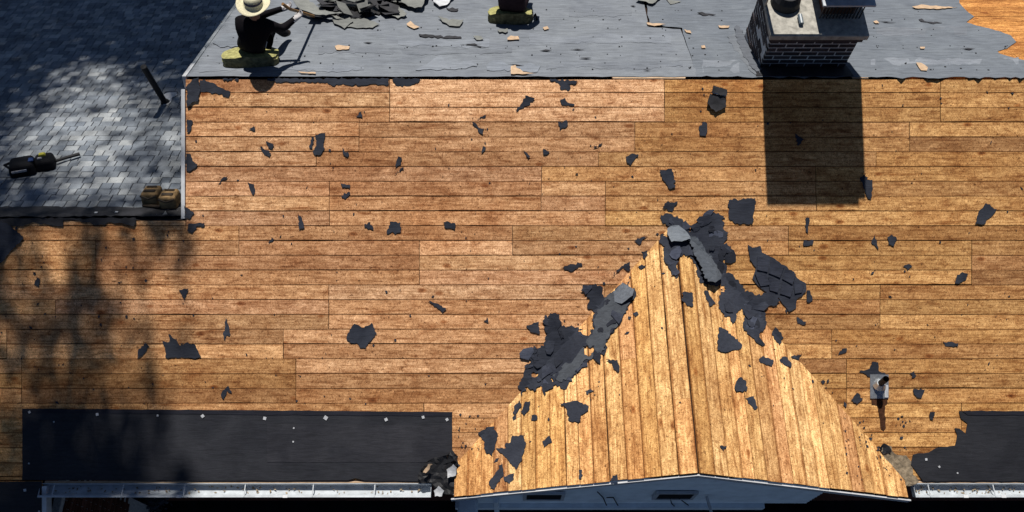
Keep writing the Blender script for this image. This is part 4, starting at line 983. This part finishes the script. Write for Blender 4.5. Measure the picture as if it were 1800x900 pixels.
def person(seat, rz, hands, mats, head_turn=.0, lean=.10, lx=.0):
    V = []; E = []; Rr = []
    def v(p, r, par=None):
        V.append(p); Rr.append(r); k = len(V) - 1
        if par is not None: E.append((par, k))
        return k
    pel = v((0, 0, .10), (.19, .14)); sp = v((lx * .35, lean * .3, .28), (.195, .14), pel); ch = v((lx * .7, lean * .7, .46), (.195, .14), sp)
    nb = v((lx * .85, lean, .58), (.09, .08), ch); nk = v((lx * .9, lean + .02, .67), .058, nb); hd = v((lx, lean + .05, .77), (.082, .095), nk); tp = v((lx, lean + .05, .85), (.070, .085), hd)
    nose = v((lx, lean + .155, .735), .018, hd)
    for s in (-1, 1):
        hp = v((s * .10, .08, .07), .105, pel); kn = v((s * .17, .42, .14), .075, hp); an = v((s * .15, .60, -.24), .05, kn); v((s * .16, .72, -.33), .045, an)
        sh = v((lx * .8 + s * .205, lean * .9, .535), .075, ch)
        hx, hy, hz = hands[0 if s < 0 else 1]
        ex, ey, ez = (s * .205 + hx) / 2 + s * .06, (lean + hy) / 2 - .02, (.53 + hz) / 2 - .10
        el = v((ex, ey, ez), .056, sh); wr = v((hx, hy, hz), .038, el)
        d = (Vector((hx, hy, hz)) - Vector((ex, ey, ez))).normalized()
        pm = Vector((hx, hy, hz)) + d * .07; pmk = v(tuple(pm), .036, wr)
        side = d.cross(Vector((0, 0, 1))).normalized(); dn = side.cross(d)
        for j, (o_, L) in enumerate(((-.028, .060), (-.009, .070), (.010, .066), (.027, .050))):
            a = pm + side * o_ + d * .03; f1 = v(tuple(a), .011, pmk); f2 = v(tuple(a + d * L * .5 + dn * .012), .010, f1); v(tuple(a + d * L * .55 + dn * .04), .009, f2)
        a = pm - d * .03 + side * (-.035 * s); f1 = v(tuple(a), .013, pmk); v(tuple(a + d * .045 + dn * .02), .011, f1)
    hl, hr = Vector(hands[0]), Vector(hands[1])
    def mo(c):
        for hh in (hl, hr):
            if (Vector(c) - hh).length < .15 and ((Vector(c) - hh).dot(hh - Vector((0, .1, .5))) > .0): return 2
        if c[2] > .625: return 1
        return 3 if c[2] < -.26 and c[1] > .5 else 0
    return skin_body('person', V, E, Rr, 0, mats, mo, None, seat, rz)
# worker 1: straw hat, seated on a foam pad
foot1 = hit(443, 110, 'back')
def pad(c, rz, lx, ly, h, name_label):
    mb = bmesh.new(); bmesh.ops.create_cube(mb, size=1)
    bmesh.ops.subdivide_edges(mb, edges=mb.edges, cuts=7, use_grid_fill=True)
    e1 = XA * math.cos(rz) + DNB * math.sin(rz); e2 = -XA * math.sin(rz) + DNB * math.cos(rz)
    for vt in mb.verts:
        x, y, z = vt.co
        q = noise.noise_vector(Vector((x * 5, y * 5, z * 4 + c.x))) * .016
        k = 1 - .18 * (abs(2 * x) ** 4) * (z > 0)
        vt.co = e1 * (x * lx) * (1 - .12 * abs(2 * y) ** 3) + e2 * (y * ly) * (1 - .2 * abs(2 * x) ** 3) + NB * ((z + .5) * h * k) + q
    me = bpy.data.meshes.new('foam_cushion'); mb.to_mesh(me); mb.free()
    me.materials.append(M['foam']); me.materials.append(M['foam_dark'])
    for p in me.polygons:
        p.material_index = 1 if p.normal.dot(NB) < .35 else 0  # sides and underside take the darker foam
    o = link('foam_cushion', me, None, None, c); return tag(o, name_label, 'cushion', 'foam seat cushions')
pad(foot1 - NB * .002, R(6), .70, .36, .15, 'yellow foam cushion under the worker in the straw hat')
seat1 = foot1 + NB * .095 + XA * .01 + YA * .02
p1 = person(seat1, R(-14), [(.36, .44, .46), (.54, .36, .40)], [M['cloth_black'], M['skin'], M['glove'], M['leather_dark']], 0, .10, .20)
tag(p1, 'worker in black shirt and straw hat sitting with back turned, holding shovel', 'person')
# hat
def hat(parent, c, tilt):
    V = []; Fc = []; seg = 28
    prof = [(.195, -.006), (.17, -.014), (.14, -.020), (.112, -.012), (.108, .03), (.104, .06), (.092, .095), (.055, .112), (.02, .098)]
    for (r, z) in prof:
        for k in range(seg):
            a = 2 * math.pi * k / seg
            wob = .03 * math.cos(2 * a) * (r > .14) * (r - .11) / .12
            V.append(Vector((r * math.cos(a) * 1.0, r * math.sin(a) * 1.14, z + wob)))
    for i in range(len(prof) - 1):
        for k in range(seg): Fc.append((i * seg + k, i * seg + (k + 1) % seg, (i + 1) * seg + (k + 1) % seg, (i + 1) * seg + k))
    Fc.append(tuple((len(prof) - 1) * seg + k for k in range(seg)))
    rm = Matrix.Rotation(tilt[0], 3, 'X') @ Matrix.Rotation(tilt[1], 3, 'Y')
    me = bpy.data.meshes.new('straw_hat'); me.from_pydata([tuple(rm @ v) for v in V], [], Fc); me.materials.append(M['straw']); me.materials.append(M['hat_band'])
    for i, p in enumerate(me.polygons):
        p.use_smooth = True
        if i // seg == 4: p.material_index = 1
    o = bpy.data.objects.new('straw_hat', me); COL.objects.link(o); o.parent = parent; o.location = c
    md = o.modifiers.new('thick', 'SOLIDIFY'); md.thickness = .006
hat(p1, Vector((.20, .15, .825)), (R(-10), R(6)))
sh = MB().tube([p1.matrix_basis @ Vector((.10, .12, .14)), p1.matrix_basis @ Vector((.19, .14, .13)), p1.matrix_basis @ Vector((.20, .06, .12))], .008, 6).build('shirt_hem', M['glove'], None)
sh.parent = p1; sh.matrix_parent_inverse = p1.matrix_basis.inverted()
# shovel in his hands: wooden handle, flat blade prising the felt
h1 = p1.matrix_basis @ Vector((.40, .50, .47)); h2 = p1.matrix_basis @ Vector((.60, .40, .40))
tipp = hit(556, 37, 'back') + NB * .06
sv = tag(empty('shovel', hit(556, 37, 'back')), 'wooden handled roofing shovel held by the worker in the straw hat', 'shovel')
dirn = (tipp - h1).normalized()
MB().tube([h1 - dirn * .15, h2.lerp(h1 + dirn * (h2 - h1).dot(dirn), .7), tipp - dirn * .12], .020, 10).build('handle', M['handle_wood'], sv)
sd_ = dirn.cross(ZA).normalized()
MB().box(tipp, dirn * .14, sd_ * .09, dirn.cross(sd_) * .004).build('blade', M['steel'], sv)
# worker 2 at the top edge
foot2 = hit(897, 36, 'back')
pad(foot2 - NB * .002, R(-4), .62, .34, .16, 'yellow foam cushion under the worker at the top edge')
p2 = person(foot2 + NB * .13 + XA * .02 - YA * .06, R(-10), [(-.10, .45, .30), (.30, .30, .22)], [M['cloth_plum'], M['skin'], M['glove'], M['leather_dark']], 0, .12)
tag(p2, 'worker in dark plum clothes sitting at the top edge, head out of view', 'person')
pr = MB().tube([foot2 + XA * .30 + NB * .02, foot2 + XA * .36 + NB * .05 + YA * .05, foot2 + XA * .38 + NB * .03 - YA * .02], .02, 8).build('pry_bar', M['screen_dark'])
tag(pr, 'short black pry bar beside the cushion at the top edge', 'pry bar')

# ------------------------------------------------------------------ tools on the shingled wing
def soft(name, c, ax, ay, az, mat, parent, bev=.02, taper=.85):
    V = []
    for z, k in ((-1, 1), (1, taper)):
        for x, y in ((-1, -1), (1, -1), (1, 1), (-1, 1)): V.append(c + ax * x * k + ay * y * k + az * z)
    o = MB().add(V, BOXF).build(name, M[mat], parent); bevel(o, bev, 3); return o
c0 = hit(58, 300, 'wing')
bg = tag(empty('tool_bag', c0), 'black tool bag with blue pocket and yellow tape on the shingles', 'tool bag')
e1 = (XA * .9 - DNB * .0 + (-DNB) * -.35).normalized(); e2 = NB.cross(e1)
soft('bag_body', c0 - e1 * .10 + NB * .09, e1 * .17, e2 * .17, NB * .09, 'bag_black', bg, .05)
soft('bag_pouch', c0 + e1 * .17 + e2 * .04 + NB * .08, e1 * .13, e2 * .15, NB * .08, 'bag_black', bg, .045)
soft('pocket', c0 + e1 * .03 - e2 * .03 + NB * .185, e1 * .035, e2 * .05, NB * .01, 'bag_blue', bg, .01)
soft('tape_roll', c0 + e1 * .16 + e2 * .08 + NB * .175, e1 * .045, e2 * .035, NB * .02, 'tape_yellow', bg, .012)
soft('label_patch', c0 + e1 * .13 + e2 * .0 + NB * .165, e1 * .03, e2 * .02, NB * .01, 'glove', bg, .006)
MB().tube([c0 - e1 * .22 + NB * .12 - e2 * .1, c0 - e1 * .30 + NB * .15, c0 - e1 * .24 + NB * .12 + e2 * .1], .018, 8).build('strap', M['bag_black'], bg)
MB().box(c0 - e1 * .12 - e2 * .19 + NB * .12, e1 * .09, e2 * .012, NB * .012).build('zip', M['glove'], bg)
hs = c0 + e1 * .30 + e2 * .05 + NB * .06
MB().tube([hs, hs + e1 * .14 + e2 * .05, hs + e1 * .30 + e2 * .09], [.02, .022, .024], 8).build('tool_handle', M['rubber'], bg)
c1 = hit(286, 360, 'wing')
tb = tag(empty('tool_belt', c1), 'brown leather tool belt with two pouches at the wing corner', 'tool belt')
for k, (dx, dy, m_) in enumerate(((-.13, .07, 'leather'), (.12, -.01, 'leather'))):
    cc = c1 + XA * dx + DNB * dy
    soft('pouch', cc + NB * .10, XA * .115, DNB * .125, NB * .09, m_, tb, .035, .9)
    soft('pouch_mouth', cc + NB * .192 - DNB * .045, XA * .08, DNB * .03, NB * .012, 'leather_dark', tb, .01)
    soft('pouch_mouth', cc + NB * .192 + DNB * .055, XA * .07, DNB * .02, NB * .012, 'leather_dark', tb, .01)
    MB().tube([cc - XA * .10 - DNB * .115 + NB * .16, cc - DNB * .135 + NB * .13, cc + XA * .10 - DNB * .115 + NB * .16], .014, 6).build('pouch_rim', M['leather_dark'], tb)
MB().tube([c1 - XA * .22 - DNB * .06 + NB * .03, c1 - DNB * .12 + NB * .05, c1 + XA * .2 - DNB * .04 + NB * .03, c1 + XA * .26 + DNB * .08 + NB * .03], .022, 8).build('belt', M['leather_dark'], tb)

# ------------------------------------------------------------------ planting below the left gutter
def shrub(c, n, rad, lab, seed):
    rnd = random.Random(seed); root = tag(empty('shrub', c), lab, 'shrub')
    st = MB(); lv = MB()
    for k in range(8):
        a = rnd.uniform(0, 6.28); e = c + Vector((math.cos(a), math.sin(a), 0)) * rad * .7 + ZA * rnd.uniform(.5, 1) * rad
        st.tube([c, c.lerp(e, .5) + ZA * .1, e], [.012, .009, .004], 5)
        for j in range(n // 8):
            p = c.lerp(e, rnd.uniform(.4, 1.05)) + Vector((rnd.gauss(0, .12), rnd.gauss(0, .12), rnd.gauss(0, .08))) * rad
            d = Vector((rnd.gauss(0, 1), rnd.gauss(0, 1), rnd.uniform(0, .8))).normalized(); w = d.orthogonal().normalized() * .022; L = rnd.uniform(.06, .12)
            lv.add([p, p + d * L * .5 + w, p + d * L, p + d * L * .5 - w], [(0, 1, 2, 3)])
    st.build('stem', M['bark'], root); lv.build('foliage', M['shrub_leaf'], root)
def gpt(px, py, z):
    d = ray(px, py); return CAM + d * ((z - CAM.z) / d.z)
c = gpt(262, 905, .0); shrub(Vector((c.x, c.y, 0)), 900, .55, 'pale leafed shrub on the ground below the left gutter', 5)

# ------------------------------------------------------------------ the trees behind the wing that shade it
PQ = Vector((0, -math.sin(ELEV), math.cos(ELEV)))
WR0 = W(0, VW)
def tree(lab, tx, ty, rnd, spots):
    """spots: (position, leaf length) of every leaf of the crown"""
    root = tag(empty('shade_tree', Vector((tx, ty, 0))), lab, 'tree', 'shade trees behind the wing')
    tr = MB(); V = []; Fc = []
    base = Vector((tx, ty, 0)); fork = Vector((tx, ty, 9.5))
    tr.tube([base, base + ZA * 4 + XA * .1, fork], [.42, .34, .28], 10)
    nodes = [(fork, .16)]
    big = [q_ for q_ in spots if q_[1] > .2]; pick = rnd.sample(big, min(70, len(big))) + rnd.sample(spots, 30)
    for (c, L) in sorted(pick, key=lambda q_: (q_[0] - fork).length):
        pn, pr_ = min(nodes, key=lambda q_: (q_[0] - c).length); r1 = max(.010, pr_ * .72)
        tr.tube([pn, pn.lerp(c, .5) + Vector((rnd.gauss(0, .05), rnd.gauss(0, .05), .05)), c], [pr_ * .8, r1, r1 * .8], 6)
        nodes.append((c, r1))
    for (p, L) in spots:
        a = Vector((rnd.gauss(0, 1), rnd.gauss(0, 1), rnd.gauss(0, .6))).normalized(); b = a.orthogonal().normalized(); b = (b + a.cross(b) * rnd.uniform(-1, 1)).normalized()
        L *= rnd.uniform(.75, 1.25); w = L * .42; k = len(V)
        V += [p, p + a * L * .5 + b * w, p + a * L, p + a * L * .5 - b * w]; Fc.append((k, k + 1, k + 2, k + 3))
    tr.build('trunk', M['bark'], root); mesh('shade_crown', V, Fc, M['leaf'], root)
def at(x, q, s): return Vector((x, WR0.y, WR0.z)) + PQ * q + SUN * s
rnd = random.Random(4)  # crown leaves are placed by the tables below to shape the wanted shade
GW = ((0, 60, 120, 180, 240, 310), (20, 100, 130, 160, 200, 240, 280, 320, 375),
      ((.01,) * 6, (.012, .012, .02, .03, .03, .03), (.02, .04, .38, .68, .28, .06), (.04, .08, .5, .68, .36, .18), (.10, .42, .88, .78, .6, .4), (.18, .8, 1, .98, .72, .6),
       (.2, .5, 1, .98, .5, .36), (.24, .3, .5, .78, .55, .6), (.2, .26, .34, .48, .5, .75)))
GF = ((-40, 40, 100, 150, 200, 250, 300, 345), (390, 440, 480, 520, 560, 620, 680, 720, 780, 850),
      ((.3, .35, .5, .35, .55, .5, .5, 1), (.35, .4, .6, .22, .4, .55, .35, .95), (.25, .3, .4, .3, .35, .4, .6, .75), (.22, .2, .25, .25, .4, .6, .5, .85), (.2, .2, .2, .22, .45, .35, .85, 1),
       (.18, .2, .18, .2, .35, .6, .97, 1), (.22, .3, .25, .2, .3, .5, .97, 1), (.25, .25, .2, .15, .2, .35, .85, 1), (.08, .06, .06, .08, .2, .4, .75, 1), (.06, .06, .06, .08, .25, .4, .75, 1)))
def grid(g, x, y):
    xs, ys, t = g
    def loc(a, v):
        if v <= a[0]: return 0, 0.0
        for i in range(len(a) - 1):
            if v <= a[i + 1]: return i, (v - a[i]) / (a[i + 1] - a[i])
        return len(a) - 2, 1.0
    i, fx = loc(xs, x); j, fy = loc(ys, y)
    return (t[j][i] * (1 - fx) + t[j][i + 1] * fx) * (1 - fy) + (t[j + 1][i] * (1 - fx) + t[j + 1][i + 1] * fx) * fy
sp = {0: [], 1: []}
X0, X1, Q0, Q1 = -12.5, -3.95, -9.2, 2.3
for k in range(int((X1 - X0) * (Q1 - Q0) * 3.9 / .0018)):
    x, q = rnd.uniform(X0, X1), rnd.uniform(Q0, Q1)
    o0 = at(x, q, 0); p0, nr = PLANES['wing' if q < 0 else 'main']
    P = o0 + SUN * ((p0 - o0).dot(nr) / SUN.dot(nr))
    if q < 0 and P.x > UL: continue
    d = P - CAM; dn_ = -d.dot(NRM); px, py = 900 + F * d.x / dn_, 450 - F * d.dot(UPS) / dn_
    wob = 1.3 * noise.noise(Vector((P.x * 2.2, P.y * 2.2 if q < 0 else P.y * .9, 3.1))) + .8 * noise.noise(Vector((P.x * 5, P.y * 5 if q < 0 else P.y * 1.6, 9.1)))
    T = grid(GW if q < 0 else GF, px, py)
    if T > .985: continue
    T = min(.97, max(.012, T * (1 + ((.55 if q < 0 else 1.0) if T > .1 else .2) * wob)))
    pa_ = -math.log(T) / 3.9; L = .12
    if T < .12: pa_ /= 4.3; L = .25
    if rnd.random() < pa_: sp[0 if x > -7.4 else 1].append((at(x, q, rnd.uniform(17, 20.5)), L))
tree('tall leafy tree behind the wing, nearer the house, leaves placed to shade the shingles', -7.0, 18.5, rnd, sp[0])
tree('tall leafy tree behind the wing, farther from the house, leaves placed for shade', -10.5, 19.0, rnd, sp[1])
